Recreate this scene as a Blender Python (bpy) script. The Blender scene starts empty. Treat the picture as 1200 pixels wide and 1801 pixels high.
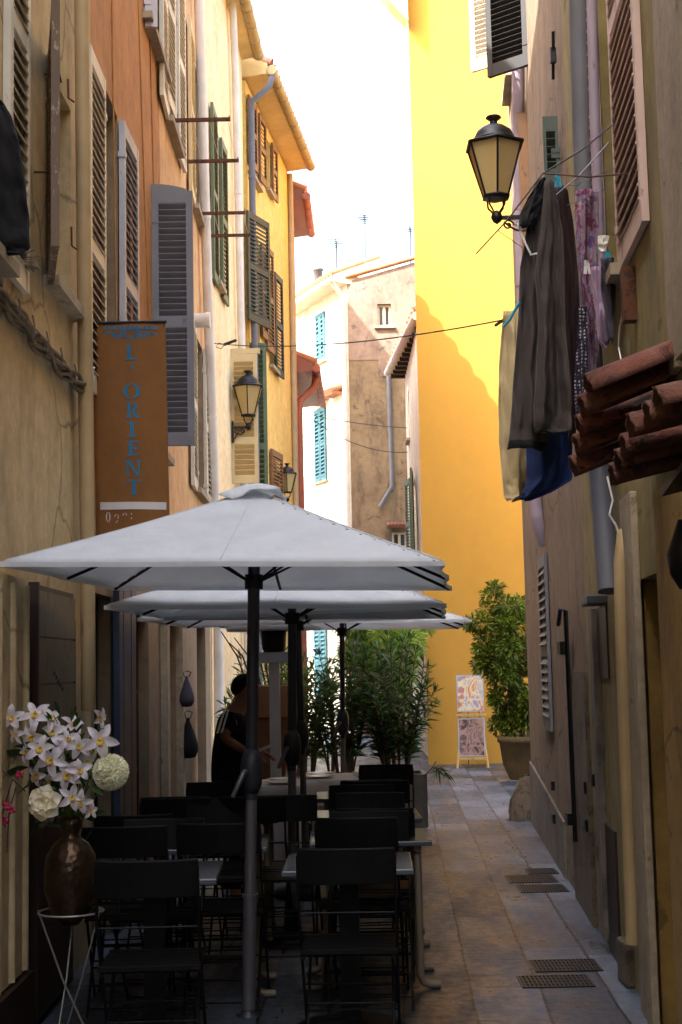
SUN_E, SKY_S, EXPO = 5.0, .15, 2.05
import bpy, math, random
from mathutils import Vector, Matrix
random.seed(7)
PI = math.pi
C = bpy.context.scene.collection
# ------------------------------------------------------------------ camera model
F, CX, CY, H0 = 2450.0, 600.0, 900.5, 1.63
PITCH = math.atan(270/F); ROLL = math.radians(-1.2)
camR = Matrix.Rotation(PI/2+PITCH, 3, 'X') @ Matrix.Rotation(ROLL, 3, 'Z')
EYE = Vector((0, 0, H0))
def ray(px, py): return camR @ Vector(((px-CX)/F, -(py-CY)/F, -1))
def at(px, py, Y):
    d = ray(px, py); return EYE + d*(Y/d.y)
def floor_at(px, py, z=0.0):
    d = ray(px, py); return EYE + d*((z-H0)/d.z)
def V(*a): return Vector(a)
# ------------------------------------------------------------------ mesh builder
class MB:
    def __init__(s): s.v=[]; s.f=[]; s.m=[]; s.s=[]
    def add(s, vs, fs, m=0, sm=False):
        b=len(s.v); s.v.extend([Vector(p) for p in vs])
        for f in fs: s.f.append([b+i for i in f]); s.m.append(m); s.s.append(sm)
        return s
    def obox(s, c, ax, ay, az, m=0):
        c=Vector(c); ax=Vector(ax); ay=Vector(ay); az=Vector(az)
        vs=[c+ax*i+ay*j+az*k for k in(-1,1) for j in(-1,1) for i in(-1,1)]
        fs=[(0,2,3,1),(4,5,7,6),(0,1,5,4),(2,6,7,3),(0,4,6,2),(1,3,7,5)]
        if ax.cross(ay).dot(az) < 0: fs=[f[::-1] for f in fs]
        return s.add(vs, fs, m)
    def box(s, x0,x1,y0,y1,z0,z1, m=0):
        return s.obox(((x0+x1)/2,(y0+y1)/2,(z0+z1)/2),((x1-x0)/2,0,0),(0,(y1-y0)/2,0),(0,0,(z1-z0)/2),m)
    def tube(s, pts, r, n=8, m=0, cap=True, sm=True):
        pts=[Vector(p) for p in pts]; N=len(pts)
        rs = r if isinstance(r,(list,tuple)) else [r]*N
        up=None; vs=[]
        for i,p in enumerate(pts):
            t=(pts[min(i+1,N-1)]-pts[max(i-1,0)])
            if t.length<1e-9: t=Vector((0,0,1))
            t.normalize()
            if up is None: up = Vector((0,0,1)) if abs(t.z)<.9 else Vector((1,0,0))
            a=t.cross(up)
            if a.length<1e-5: a=t.cross(Vector((0.3,1,0.2)))
            a.normalize(); b=a.cross(t).normalized(); up=b
            for k in range(n):
                th=2*PI*k/n; vs.append(p+(a*math.cos(th)+b*math.sin(th))*rs[i])
        fs=[]
        for i in range(N-1):
            for k in range(n):
                k2=(k+1)%n; fs.append((i*n+k,(i+1)*n+k,(i+1)*n+k2,i*n+k2))
        s.add(vs,fs,m,sm)
        if cap:
            s.add(vs[:n],[tuple(range(n))],m); s.add(vs[-n:],[tuple(range(n-1,-1,-1))],m)
        return s
    def lathe(s, c, prof, n=20, m=0, sm=True, ax=None, start=0):
        c=Vector(c); vs=[]
        Rm = ax if ax else Matrix.Identity(3)
        for (r,z) in prof:
            for k in range(n):
                th=2*PI*k/n+start; vs.append(c+Rm@Vector((r*math.cos(th),r*math.sin(th),z)))
        fs=[]
        for i in range(len(prof)-1):
            for k in range(n):
                k2=(k+1)%n; fs.append((i*n+k,i*n+k2,(i+1)*n+k2,(i+1)*n+k))
        s.add(vs,fs,m,sm)
        s.add(vs[:n],[tuple(range(n-1,-1,-1))],m); s.add(vs[-n:],[tuple(range(n))],m)
        return s
    def prism(s, poly, d, m=0):      # poly: 3D points planar, extruded by vector d
        poly=[Vector(p) for p in poly]; d=Vector(d); n=len(poly)
        vs=poly+[p+d for p in poly]
        fs=[tuple(range(n-1,-1,-1)),tuple(range(n,2*n))]+[(i,(i+1)%n,n+(i+1)%n,n+i) for i in range(n)]
        nrm=Vector((0,0,0))
        for i in range(n): nrm+=poly[i].cross(poly[(i+1)%n])
        if nrm.dot(d)<0: fs=[f[::-1] for f in fs]
        return s.add(vs,fs,m)
    def extend(s,o,mat=None):
        s.add([mat@p for p in o.v] if mat else o.v, o.f)
        s.m[-len(o.f):]=o.m; s.s[-len(o.f):]=o.s
        return s
ORG={}
def org(o):
    while o is not None:
        if o.name in ORG and o.parent is None: return ORG[o.name]
        o=o.parent
    return Vector((0,0,0))
def props(o,label=None,cat=None,group=None,kind=None):
    if label: o['label']=label
    if cat: o['category']=cat
    if group: o['group']=group
    if kind: o['kind']=kind
def thing(name,label,cat,loc=(0,0,0),group=None,rz=0):
    o=bpy.data.objects.new(name,None); C.objects.link(o); o.empty_display_size=.1
    o.location=loc; o.rotation_euler=(0,0,rz); ORG[o.name]=Vector(loc)
    props(o,label,cat,group); return o
def mk(name,mb,mats,parent=None,label=None,cat=None,group=None,kind=None,origin=None,local=False):
    """link the builder as ONE mesh object; vertices are given in world space unless local"""
    if not isinstance(mats,(list,tuple)): mats=[mats]
    if parent is not None: o0 = Vector((0,0,0)) if local else org(parent)
    else:
        if origin is None:
            if kind=='structure': origin=Vector((0,0,0))
            else:
                xs=[p.x for p in mb.v]; ys=[p.y for p in mb.v]; zs=[p.z for p in mb.v]
                origin=Vector(((min(xs)+max(xs))/2,(min(ys)+max(ys))/2,min(zs)))
        o0=Vector(origin)
    me=bpy.data.meshes.new(name)
    me.from_pydata([p-o0 for p in mb.v],[],mb.f)
    for m in mats: me.materials.append(m)
    me.polygons.foreach_set('material_index',mb.m)
    me.polygons.foreach_set('use_smooth',mb.s)
    me.update()
    o=bpy.data.objects.new(name,me); C.objects.link(o)
    if parent is not None: o.parent=parent
    else: o.location=o0; ORG[o.name]=o0
    props(o,label,cat,group,kind)
    return o
def bevel(o,w=.004,seg=2):
    b=o.modifiers.new('bevel','BEVEL'); b.width=w; b.segments=seg; b.limit_method='ANGLE'; return o
def copy_tree(o,parent=None,loc=None,rz=None,label=None):
    c=o.copy(); C.objects.link(c)
    if parent is not None: c.parent=parent
    if loc is not None: c.location=loc
    if rz is not None: c.rotation_euler=(0,0,rz)
    if label: c['label']=label
    for ch in list(o.children): copy_tree(ch,c)
    return c
# ------------------------------------------------------------------ materials
def lin(c):
    return tuple(((x/255)/12.92 if x/255<=.04045 else ((x/255+.055)/1.055)**2.4) for x in c)+(1,)
def newmat(name):
    m=bpy.data.materials.new(name); m.use_nodes=True; nt=m.node_tree
    return m,nt,nt.nodes['Principled BSDF']
def nd(nt,t,**k):
    n=nt.nodes.new(t)
    for a,b in k.items():
        if a in n.inputs.keys() if hasattr(n,'inputs') else False: n.inputs[a].default_value=b
        else: setattr(n,a,b)
    return n
def coords(nt,scale=(1,1,1),rot=(0,0,0),obj=False):
    if obj: src=nt.nodes.new('ShaderNodeTexCoord').outputs['Object']
    else: src=nt.nodes.new('ShaderNodeNewGeometry').outputs['Position']
    mp=nt.nodes.new('ShaderNodeMapping'); mp.inputs['Scale'].default_value=scale; mp.inputs['Rotation'].default_value=rot
    nt.links.new(src,mp.inputs['Vector']); return mp.outputs['Vector']
def noise(nt,vec,scale,detail=6,rough=.6,dist=0):
    n=nt.nodes.new('ShaderNodeTexNoise'); n.inputs['Scale'].default_value=scale; n.inputs['Detail'].default_value=detail
    n.inputs['Roughness'].default_value=rough; n.inputs['Distortion'].default_value=dist
    nt.links.new(vec,n.inputs['Vector']); return n.outputs['Fac']
def ramp(nt,fac,stops,interp='LINEAR'):
    r=nt.nodes.new('ShaderNodeValToRGB'); cr=r.color_ramp; cr.interpolation=interp
    cr.elements[0].position=stops[0][0]; cr.elements[0].color=stops[0][1]
    cr.elements[1].position=stops[-1][0]; cr.elements[1].color=stops[-1][1]
    for p,c in stops[1:-1]:
        e=cr.elements.new(p); e.color=c
    nt.links.new(fac,r.inputs['Fac']); return r.outputs['Color']
def mixc(nt,fac,a,b,mode='MIX'):
    m=nt.nodes.new('ShaderNodeMix'); m.data_type='RGBA'; m.blend_type=mode
    for i,x in ((0,fac),(6,a),(7,b)):
        if hasattr(x,'is_output') or hasattr(x,'links'): nt.links.new(x,m.inputs[i])
        else: m.inputs[i].default_value=x
    return m.outputs[2]
def bump(nt,p,h,strength=.4,dist=.01):
    b=nt.nodes.new('ShaderNodeBump'); b.inputs['Strength'].default_value=strength; b.inputs['Distance'].default_value=dist
    nt.links.new(h,b.inputs['Height']); nt.links.new(b.outputs['Normal'],p.inputs['Normal'])
W1=(1,1,1,1); B1=(0,0,0,1)
def g(v): return (v,v,v,1)
def stucco(name,c1,c2,c3=None,rough=.9,patch=.62,bs=.5,streak=.5,sc=1.0,crack=False,var=(.74,1.12)):
    m,nt,p=newmat(name); c1=lin(c1); c2=lin(c2); c3=lin(c3) if c3 else c2
    v=coords(nt); vs=coords(nt,(1.1,1.1,.4))
    n1=noise(nt,v,.9*sc,8,.65,.6); n2=noise(nt,vs,2.4,7,.65); n3=noise(nt,v,9*sc,8,.7); n4=noise(nt,v,55,5,.7)
    f1=ramp(nt,n1,[(.38,B1),(.66,W1)])
    col=mixc(nt,f1,c1,c2)
    f2=ramp(nt,n2,[(.48,B1),(.72,g(streak))])
    col=mixc(nt,f2,col,c3)
    f3=ramp(nt,n3,[(.3,g(var[0])),(.7,g(var[1]))])
    col=mixc(nt,1.0,col,f3,'MULTIPLY')
    fp=ramp(nt,noise(nt,v,2.7*sc,9,.68,1.0),[(patch,B1),(patch+.03,W1)])
    col=mixc(nt,mixc(nt,.55,B1,fp),col,tuple(x*.62 for x in c3[:3])+(1,))
    if crack:
        vo=nt.nodes.new('ShaderNodeTexVoronoi'); vo.feature='DISTANCE_TO_EDGE'; vo.inputs['Scale'].default_value=.9
        nv=nt.nodes.new('ShaderNodeMix'); nv.data_type='VECTOR'; nv.inputs[0].default_value=.25
        nn=nt.nodes.new('ShaderNodeTexNoise'); nn.inputs['Scale'].default_value=2.5; nn.inputs['Detail'].default_value=8
        nt.links.new(v,nn.inputs['Vector']); nt.links.new(v,nv.inputs[4]); nt.links.new(nn.outputs['Color'],nv.inputs[5]); nt.links.new(nv.outputs[1],vo.inputs['Vector'])
        fc=ramp(nt,vo.outputs['Distance'],[(0,g(.45)),(.012,W1)])
        col=mixc(nt,1.0,col,fc,'MULTIPLY')
    nt.links.new(col,p.inputs['Base Color']); p.inputs['Roughness'].default_value=rough
    h=mixc(nt,.45,n3,n4); h=mixc(nt,.25,h,fp)
    bump(nt,p,h,bs,.02); return m
def paint(name,c1,c2=None,rough=.6,wear=.62,sc=14,bs=.2,stretch=(1,1,.3),metal=0):
    m,nt,p=newmat(name); c1=lin(c1); c2=lin(c2) if c2 else tuple(x*.55 for x in c1[:3])+(1,)
    v=coords(nt,stretch,obj=True)
    n1=noise(nt,v,sc,8,.7); n2=noise(nt,coords(nt,obj=True),3,5,.6)
    f=ramp(nt,n1,[(wear-.02,B1),(wear+.02,W1)])
    col=mixc(nt,f,c1,c2); col=mixc(nt,1.0,col,ramp(nt,n2,[(.3,g(.8)),(.7,g(1.08))]),'MULTIPLY')
    nt.links.new(col,p.inputs['Base Color']); p.inputs['Roughness'].default_value=rough; p.inputs['Metallic'].default_value=metal
    bump(nt,p,n1,bs,.004); return m
def fabric(name,c,rough=.95,sheen=0,trans=0,sc=220,var=.85):
    m,nt,p=newmat(name); c=lin(c)
    n1=noise(nt,coords(nt,obj=True),6,5,.6); n2=noise(nt,coords(nt,obj=True),sc,2,.5)
    col=mixc(nt,1.0,c,ramp(nt,n1,[(.3,g(var)),(.7,g(1.05))]),'MULTIPLY')
    nt.links.new(col,p.inputs['Base Color']); p.inputs['Roughness'].default_value=rough
    wr=noise(nt,coords(nt,(1,1,.45),obj=True),16,5,.65,1.2)
    bump(nt,p,mixc(nt,.12,wr,n2),.5,.012)
    if trans:
        t=nt.nodes.new('ShaderNodeBsdfTranslucent'); mx=nt.nodes.new('ShaderNodeMixShader'); mx.inputs[0].default_value=trans
        nt.links.new(col,t.inputs['Color']); out=nt.nodes['Material Output']
        nt.links.new(p.outputs[0],mx.inputs[1]); nt.links.new(t.outputs[0],mx.inputs[2]); nt.links.new(mx.outputs[0],out.inputs[0])
    return m
def leafmat(name,ca,cb,trans=.35,rough=.45,sc=3):
    m,nt,p=newmat(name)
    n1=noise(nt,coords(nt,obj=True),sc,4,.6)
    gi=nt.nodes.new('ShaderNodeNewGeometry')
    r=ramp(nt,gi.outputs['Random Per Island'],[(0,lin(ca)),(1,lin(cb))])
    col=mixc(nt,1.0,r,ramp(nt,n1,[(.3,g(.75)),(.7,g(1.15))]),'MULTIPLY')
    nt.links.new(col,p.inputs['Base Color']); p.inputs['Roughness'].default_value=rough
    t=nt.nodes.new('ShaderNodeBsdfTranslucent'); mx=nt.nodes.new('ShaderNodeMixShader'); mx.inputs[0].default_value=trans
    nt.links.new(col,t.inputs['Color']); out=nt.nodes['Material Output']
    nt.links.new(p.outputs[0],mx.inputs[1]); nt.links.new(t.outputs[0],mx.inputs[2]); nt.links.new(mx.outputs[0],out.inputs[0])
    return m
M={}
M['cream']=stucco('cream_stucco',(204,184,140),(184,162,120),(132,114,86),bs=.45,streak=.55,patch=.68,crack=True)
M['orange']=stucco('orange_stucco',(188,134,76),(176,120,64),(144,98,56),bs=.3,streak=.5,patch=.75)
M['peach']=stucco('peach_stucco',(220,178,126),(204,158,106),(166,130,96),bs=.35,streak=.5,patch=.7)
M['pale']=stucco('pale_stucco',(244,222,176),(236,206,156),(210,176,122),bs=.3,streak=.5,patch=.72)
M['yellow']=stucco('yellow_stucco',(236,198,112),(230,188,100),(198,158,88),bs=.3,streak=.45,patch=.74)
M['gold']=stucco('golden_stucco',(180,131,44),(177,127,41),(168,117,38),bs=.25,streak=.25,patch=.9,sc=.6,var=(.95,1.03))
M['terra']=stucco('terracotta_stucco',(198,134,106),(184,120,94),(156,100,80),bs=.3)
M['brown']=stucco('weathered_brown_stucco',(136,118,92),(116,98,76),(66,58,50),bs=.8,streak=.95,patch=.6)
M['pink']=stucco('faded_pink_stucco',(146,126,112),(130,110,96),(92,80,72),bs=1.0,streak=.7,patch=.6)
M['white']=stucco('white_limewash',(236,232,214),(228,220,196),(160,160,138),bs=.3,streak=.5,patch=.7)
M['ochre']=stucco('ochre_stucco',(168,138,76),(150,122,64),(92,76,48),bs=.6,streak=.6,patch=.62,crack=True)
M['olive']=stucco('olive_stucco',(146,132,84),(126,112,70),(88,80,54),bs=.5,streak=.7,patch=.62)
M['beige']=stucco('beige_stucco',(138,118,96),(124,104,84),(90,76,64),bs=.7,streak=.5,patch=.64,crack=True)
M['lower']=stucco('ground_floor_stucco',(146,128,102),(136,116,92),(104,88,72),bs=.5,streak=.4,patch=.68)
M['render']=stucco('grey_cement',(122,114,104),(104,96,88),(76,70,64),bs=.8,streak=.6,patch=.6)
M['stone']=stucco('rough_stone',(112,98,80),(92,80,66),(62,54,46),bs=1.0,streak=.4,patch=.55,sc=3)
M['sh_cream']=paint('cream_shutter_paint',(214,206,186),(150,138,116),wear=.63)
M['sh_grey']=paint('blue_grey_shutter_paint',(108,111,118),(84,86,92),wear=.68,sc=8)
M['sh_lilac']=paint('lilac_shutter_paint',(176,176,182),(150,146,150),wear=.66)
M['sh_old']=paint('weathered_wood',(116,98,82),(168,152,132),wear=.56,sc=20,rough=.9,bs=.6)
M['sh_green']=paint('green_shutter_paint',(84,100,72),(66,80,58),wear=.7)
M['sh_dkgreen']=paint('dark_green_shutter_paint',(44,58,48),(30,36,32),wear=.66)
M['sh_brown']=paint('brown_shutter_paint',(128,92,58),(86,62,42),wear=.6)
M['sh_tan']=paint('tan_shutter_paint',(206,184,136),(170,146,100),wear=.66)
M['sh_teal']=paint('teal_shutter_paint',(70,120,132),(50,88,100),wear=.68)
M['sh_pink']=paint('pinkish_white_shutter_paint',(206,180,168),(150,128,116),wear=.62)
M['sh_dark']=paint('dark_shutter_paint',(9,9,9),(18,17,16),wear=.7)
M['pipe_cream']=paint('cream_pipe_paint',(176,152,110),(136,112,80),wear=.66,sc=6)
M['pipe_grey']=paint('grey_pipe_paint',(96,98,106),(74,74,80),wear=.66,sc=6)
M['pipe_lilac']=paint('lilac_pipe_paint',(150,136,150),(120,104,110),wear=.66,sc=6)
M['pipe_white']=paint('white_pipe_paint',(222,212,200),(190,176,160),wear=.7,sc=6)
M['pipe_terra']=paint('terracotta_pipe_paint',(170,104,80),(142,86,68),wear=.7,sc=6)
M['trim']=paint('cream_trim',(214,204,178),(170,158,130),wear=.66,rough=.8)
M['stonetrim']=stucco('stone_trim',(170,156,132),(150,136,112),(110,98,82),bs=.5,sc=2)
M['reveal']=paint('blue_grey_trim',(160,166,176),(130,134,142),wear=.7)
M['darkwood']=paint('dark_wood',(46,26,18),(28,18,14),wear=.6,sc=18,rough=.5,bs=.4)
M['plank']=paint('grey_planks',(132,118,92),(100,86,66),wear=.6,sc=18,rough=.85,bs=.5)
M['iron']=paint('black_iron',(22,22,24),(40,34,30),wear=.66,rough=.45,metal=.4,sc=20,stretch=(1,1,1))
M['rust']=paint('rusty_iron',(96,58,34),(60,38,28),wear=.55,rough=.8,metal=.3,sc=20,stretch=(1,1,1))
M['tile']=stucco('clay_tile',(126,70,52),(118,84,68),(60,44,38),bs=.9,streak=.7,patch=.56,sc=4)
M['tile2']=stucco('sunbleached_tile',(180,128,92),(162,106,76),(120,88,68),bs=.5,sc=4)
M['zinc']=paint('zinc_gutter',(170,150,108),(130,112,80),wear=.6,rough=.6,sc=8)
M['soffit']=paint('painted_soffit',(210,186,128),(160,136,88),wear=.7)
M['redsoffit']=paint('red_soffit',(138,92,74),(112,72,60),wear=.6)
m,nt,p=newmat('dark_glass'); p.inputs['Base Color'].default_value=(.02,.024,.028,1); p.inputs['Roughness'].default_value=.08; M['glass']=m
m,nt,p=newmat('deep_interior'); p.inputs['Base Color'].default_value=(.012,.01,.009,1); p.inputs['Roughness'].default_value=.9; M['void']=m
# ------------------------------------------------------------------ walls in plan
class Wall:
    def __init__(s,a,b,toward):
        s.a=Vector((a[0],a[1],0)); s.b=Vector((b[0],b[1],0)); d=s.b-s.a; s.L=d.length; s.e=d/s.L
        n=Vector((s.e.y,-s.e.x,0))
        if (Vector((toward[0],toward[1],0))-s.a).dot(n)<0: n=-n
        s.n=n
    def P(s,u,z,off=0): return s.a+s.e*u+s.n*off+Vector((0,0,z))
    def hit(s,px,py,off=0):
        d=ray(px,py); a=s.a+s.n*off; t=(a-EYE).dot(s.n)/d.dot(s.n); return EYE+d*t
    def uz(s,px,py,off=0):
        q=s.hit(px,py,off); return (q-s.a).dot(s.e), q.z
def grid_face(mb,wall,us,zs,skip,off=0,m=0):
    flip = wall.e.cross(Vector((0,0,1))).dot(wall.n) < 0
    for i in range(len(us)-1):
        for j in range(len(zs)-1):
            uc=(us[i]+us[i+1])/2; zc=(zs[j]+zs[j+1])/2
            if skip(uc,zc): continue
            q=[wall.P(us[i],zs[j],off),wall.P(us[i+1],zs[j],off),wall.P(us[i+1],zs[j+1],off),wall.P(us[i],zs[j+1],off)]
            mb.add(q,[(3,2,1,0) if flip else (0,1,2,3)],m)
def house(name,label,wall,z1,mat,holes=(),depth=4.0,u0=0,u1=None,z0=-.05,cat='house',reveal=.16,revmat=None,skew=0,band=None):
    """holes: (u0,u1,z0,z1). one empty + wall part with real openings"""
    if u1 is None: u1=wall.L
    base=wall.P((u0+u1)/2,0)
    t=thing(name,label,cat,base)
    mb=MB()
    us=sorted(set([u0,u1]+[h[0] for h in holes]+[h[1] for h in holes]))
    zs=sorted(set([z0,z1]+[h[2] for h in holes]+[h[3] for h in holes]+([band[0]] if band else [])))
    inh=lambda u,z:any(h[0]<u<h[1] and h[2]<z<h[3] for h in holes)
    if band:
        grid_face(mb,wall,us,[z for z in zs if z>=band[0]],inh); grid_face(mb,wall,us,[z for z in zs if z<=band[0]],inh,0,3)
    else: grid_face(mb,wall,us,zs,inh)
    for h in holes:
        a,b,c,d=h
        r=-reveal
        for (p0,p1) in (((a,c),(b,c)),((b,c),(b,d)),((b,d),(a,d)),((a,d),(a,c))):
            mb.add([wall.P(*p0),wall.P(*p1),wall.P(*p1,r),wall.P(*p0,r)],[(0,1,2,3)],1)
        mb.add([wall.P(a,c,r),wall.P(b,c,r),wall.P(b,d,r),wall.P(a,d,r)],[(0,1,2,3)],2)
    B=-depth
    us0=u0+skew
    mb.add([wall.P(u0,z0),wall.P(u0,z1),wall.P(us0,z1,B),wall.P(us0,z0,B)],[(0,1,2,3)])
    mb.add([wall.P(u1,z0),wall.P(u1,z1),wall.P(u1,z1,B),wall.P(u1,z0,B)],[(3,2,1,0)])
    mb.add([wall.P(u0,z1),wall.P(u1,z1),wall.P(u1,z1,B),wall.P(us0,z1,B)],[(0,1,2,3)])
    mb.add([wall.P(us0,z0,B),wall.P(u1,z0,B),wall.P(u1,z1,B),wall.P(us0,z1,B)],[(3,2,1,0)])
    mk('wall',mb,[mat,revmat or mat,M['void'],band[1] if band else mat],t)
    return t
def window(t,wall,h,frame='trim',bars=2,depth=.1,sill=True,panes=True,sillmat='stonetrim'):
    a,b,c,d=h; w=.05
    mb=MB(); e=wall.e; n=wall.n; Z=Vector((0,0,1))
    def bb(u0,u1,z0,z1,o0,o1,m=0):
        mb.obox(wall.P((u0+u1)/2,(z0+z1)/2,(o0+o1)/2),e*((u1-u0)/2),n*((o1-o0)/2),Z*((z1-z0)/2),m)
    o0,o1=-depth-.03,-depth+.02
    bb(a+.002,a+w,c+.002,d-.002,o0,o1); bb(b-w,b-.002,c+.002,d-.002,o0,o1)
    bb(a+w,b-w,c+.002,c+w,o0,o1); bb(a+w,b-w,d-w,d-.002,o0,o1)
    m0=(a+b)/2; bb(m0-.03,m0+.03,c+w,d-w,o0+.004,o1+.006)
    for k in range(1,bars+1):
        z=c+(d-c)*k/(bars+1); bb(a+w,m0-.03,z-.012,z+.012,o0+.008,o1-.004); bb(m0+.03,b-w,z-.012,z+.012,o0+.008,o1-.004)
    f=mk('window',mb,M[frame],t)
    if panes:
        g_=MB(); g_.add([wall.P(a+w,c+w,-depth-.01),wall.P(b-w,c+w,-depth-.01),wall.P(b-w,d-w,-depth-.01),wall.P(a+w,d-w,-depth-.01)],[(0,1,2,3)])
        mk('pane',g_,M['glass'],f)
    if sill:
        s_=MB(); s_.obox(wall.P((a+b)/2,c-.03,.03),e*((b-a)/2+.08),n*.05,Z*.028); mk('sill',s_,M[sillmat],f)
    return f
def shutter(t,hinge,dirv,w,z0,z1,mat,rails=(.5,),pitch=.05,arch=0,slat_ang=.8,name='shutter',th=.018,solid=False,st=.055,label=None,flip=1):
    """louvred leaf: hinge (x,y), direction of its width in plan"""
    e=Vector((dirv[0],dirv[1],0)).normalized(); n=Vector((e.y,-e.x,0)); Z=Vector((0,0,1)); h=Vector((hinge[0],hinge[1],0))
    mb=MB()
    def bb(u0,u1,a,b,hn=th): mb.obox(h+e*((u0+u1)/2)+Z*((a+b)/2),e*((u1-u0)/2),n*hn,Z*((b-a)/2))
    def top(u): return z1-(arch*(u/w)**2 if arch else 0)
    bb(0,st,z0,top(st)-.001)
    bb(w-st,w,z0,top(w)-.001)
    zs=[z0+.11]+[z0+(z1-z0)*r for r in rails]+[z1-.10-arch]
    bb(st,w-st,z0,z0+.11,th*.85)
    if arch:
        N=8; poly=[h+e*st+Z*(z1-.10-arch)-n*th*.9]
        poly.append(h+e*(w-st)+Z*(z1-.10-arch)-n*th*.9)
        for k in range(N,-1,-1):
            u=st+(w-2*st)*k/N; poly.append(h+e*u+Z*top(u)-n*th*.9)
        mb.prism(poly,n*th*1.8)
    else: bb(st,w-st,z1-.10,z1,th*.85)
    for r in rails:
        z=z0+(z1-z0)*r; bb(st,w-st,z-.045,z+.045,th*.85)
    if solid: bb(st,w-st,z0+.11,z1-.10-arch,th*.4)
    else:
        lows=[z0+.11]+[z0+(z1-z0)*r+.045 for r in rails]; highs=[z0+(z1-z0)*r-.045 for r in rails]+[z1-.10-arch]
        for a,b in zip(lows,highs):
            k=max(1,int((b-a)/pitch)); pp=(b-a)/k
            sg_=flip if n.dot(EYE-h)>0 else -flip
            d=(n*sg_*math.cos(slat_ang)+Z*math.sin(slat_ang))
            for i in range(k):
                zc=a+pp*(i+.5)
                mb.obox(h+e*(w/2)+Z*zc,e*(w/2-st),d*max(th*1.15,pp*.56),d.cross(e).normalized()*.004)
    # strap hinges
    for zz in (z0+.2,z1-.25-arch): mb.obox(h+e*.02+Z*zz,e*.03,n*(th+.006),Z*.02)
    o=mk(name,mb,M[mat] if isinstance(mat,str) else mat,t,label)
    return o
def flat_shutter(t,wall,ua,ub,z0,z1,mat,off=.03,tilt=0.0,hinge_first=True,**k):
    """leaf folded back on the wall between ua (hinge) and ub; tilt swings the free end off the wall"""
    p=wall.P(ua,0,off); d=wall.e*(1 if ub>ua else -1); w=abs(ub-ua)
    dv=d*math.cos(tilt)+wall.n*math.sin(tilt)
    k.setdefault('flip',-1); k.setdefault('slat_ang',.95); k.setdefault('pitch',.058)
    return shutter(t,(p.x,p.y),(dv.x,dv.y),w,z0,z1,mat,**k)
def pipe(t,pts,r,mat,name='downpipe',collars=True,n=12):
    mb=MB(); mb.tube(pts,r,n)
    o=mk(name,mb,M[mat],t)
    if collars:
        pts=[Vector(p) for p in pts]
        for i in range(len(pts)-1):
            L=(pts[i+1]-pts[i]).length; d=(pts[i+1]-pts[i]).normalized(); k=int(L/1.9)
            for j in range(k):
                c=MB(); q=pts[i]+d*(L*(j+.5)/k); c.tube([q-d*.02,q+d*.02],r*1.14,n); mk('collar',c,M[mat],o)
    return o
# ------------------------------------------------------------------ ground
def paving_mat():
    m,nt,p=newmat('stone_paving')
    geo=nt.nodes.new('ShaderNodeNewGeometry').outputs['Position']
    mp=nt.nodes.new('ShaderNodeMapping'); mp.inputs['Rotation'].default_value=(0,0,math.radians(90+2.2)); nt.links.new(geo,mp.inputs['Vector'])
    wob=nt.nodes.new('ShaderNodeTexNoise'); wob.inputs['Scale'].default_value=2.2; wob.inputs['Detail'].default_value=5
    nt.links.new(mp.outputs[0],wob.inputs['Vector'])
    add=nt.nodes.new('ShaderNodeVectorMath'); add.operation='MULTIPLY_ADD'
    nt.links.new(wob.outputs['Color'],add.inputs[0]); add.inputs[1].default_value=(.03,.03,0); nt.links.new(mp.outputs[0],add.inputs[2])
    br=nt.nodes.new('ShaderNodeTexBrick'); br.offset=.5; br.squash=1.35; br.squash_frequency=3
    for k,v in (('Scale',1.0),('Brick Width',.66),('Row Height',.34),('Mortar Size',.0075),('Mortar Smooth',.12),('Bias',-.1)): br.inputs[k].default_value=v
    br.inputs['Color1'].default_value=lin((58,68,82)); br.inputs['Color2'].default_value=lin((120,132,148)); br.inputs['Mortar'].default_value=lin((12,11,12))
    nt.links.new(add.outputs[0],br.inputs['Vector'])
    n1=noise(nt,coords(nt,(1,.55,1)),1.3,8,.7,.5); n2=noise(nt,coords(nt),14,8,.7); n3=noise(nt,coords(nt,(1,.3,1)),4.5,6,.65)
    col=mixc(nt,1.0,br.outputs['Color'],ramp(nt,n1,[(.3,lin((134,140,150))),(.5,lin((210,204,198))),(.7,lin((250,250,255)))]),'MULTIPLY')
    col=mixc(nt,1.0,col,ramp(nt,n2,[(.25,g(.62)),(.75,g(1.15))]),'MULTIPLY')
    nt.links.new(col,p.inputs['Base Color'])
    rr=mixc(nt,.5,n3,n2)
    nt.links.new(ramp(nt,rr,[(.40,g(.26)),(.62,g(.68))]),p.inputs['Roughness'])
    inv=mixc(nt,1.0,br.outputs['Fac'],W1,'DIFFERENCE')
    h=mixc(nt,.35,inv,n2); h=mixc(nt,.3,h,n3)
    bump(nt,p,h,.55,.02); return m
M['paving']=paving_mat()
M['earth']=stucco('dry_ground',(150,134,108),(128,112,90),(100,88,70),sc=.4)
b=MB(); b.add([V(-900,-900,-.01),V(900,-900,-.01),V(900,900,-.01),V(-900,900,-.01)],[(0,1,2,3)])
mk('ground',b,M['earth'],kind='structure')
b=MB(); b.add([V(-8,-14,0),V(12,-14,0),V(12,46,0),V(-8,46,0)],[(0,1,2,3)])
mk('street_paving',b,M['paving'],kind='structure')
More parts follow.
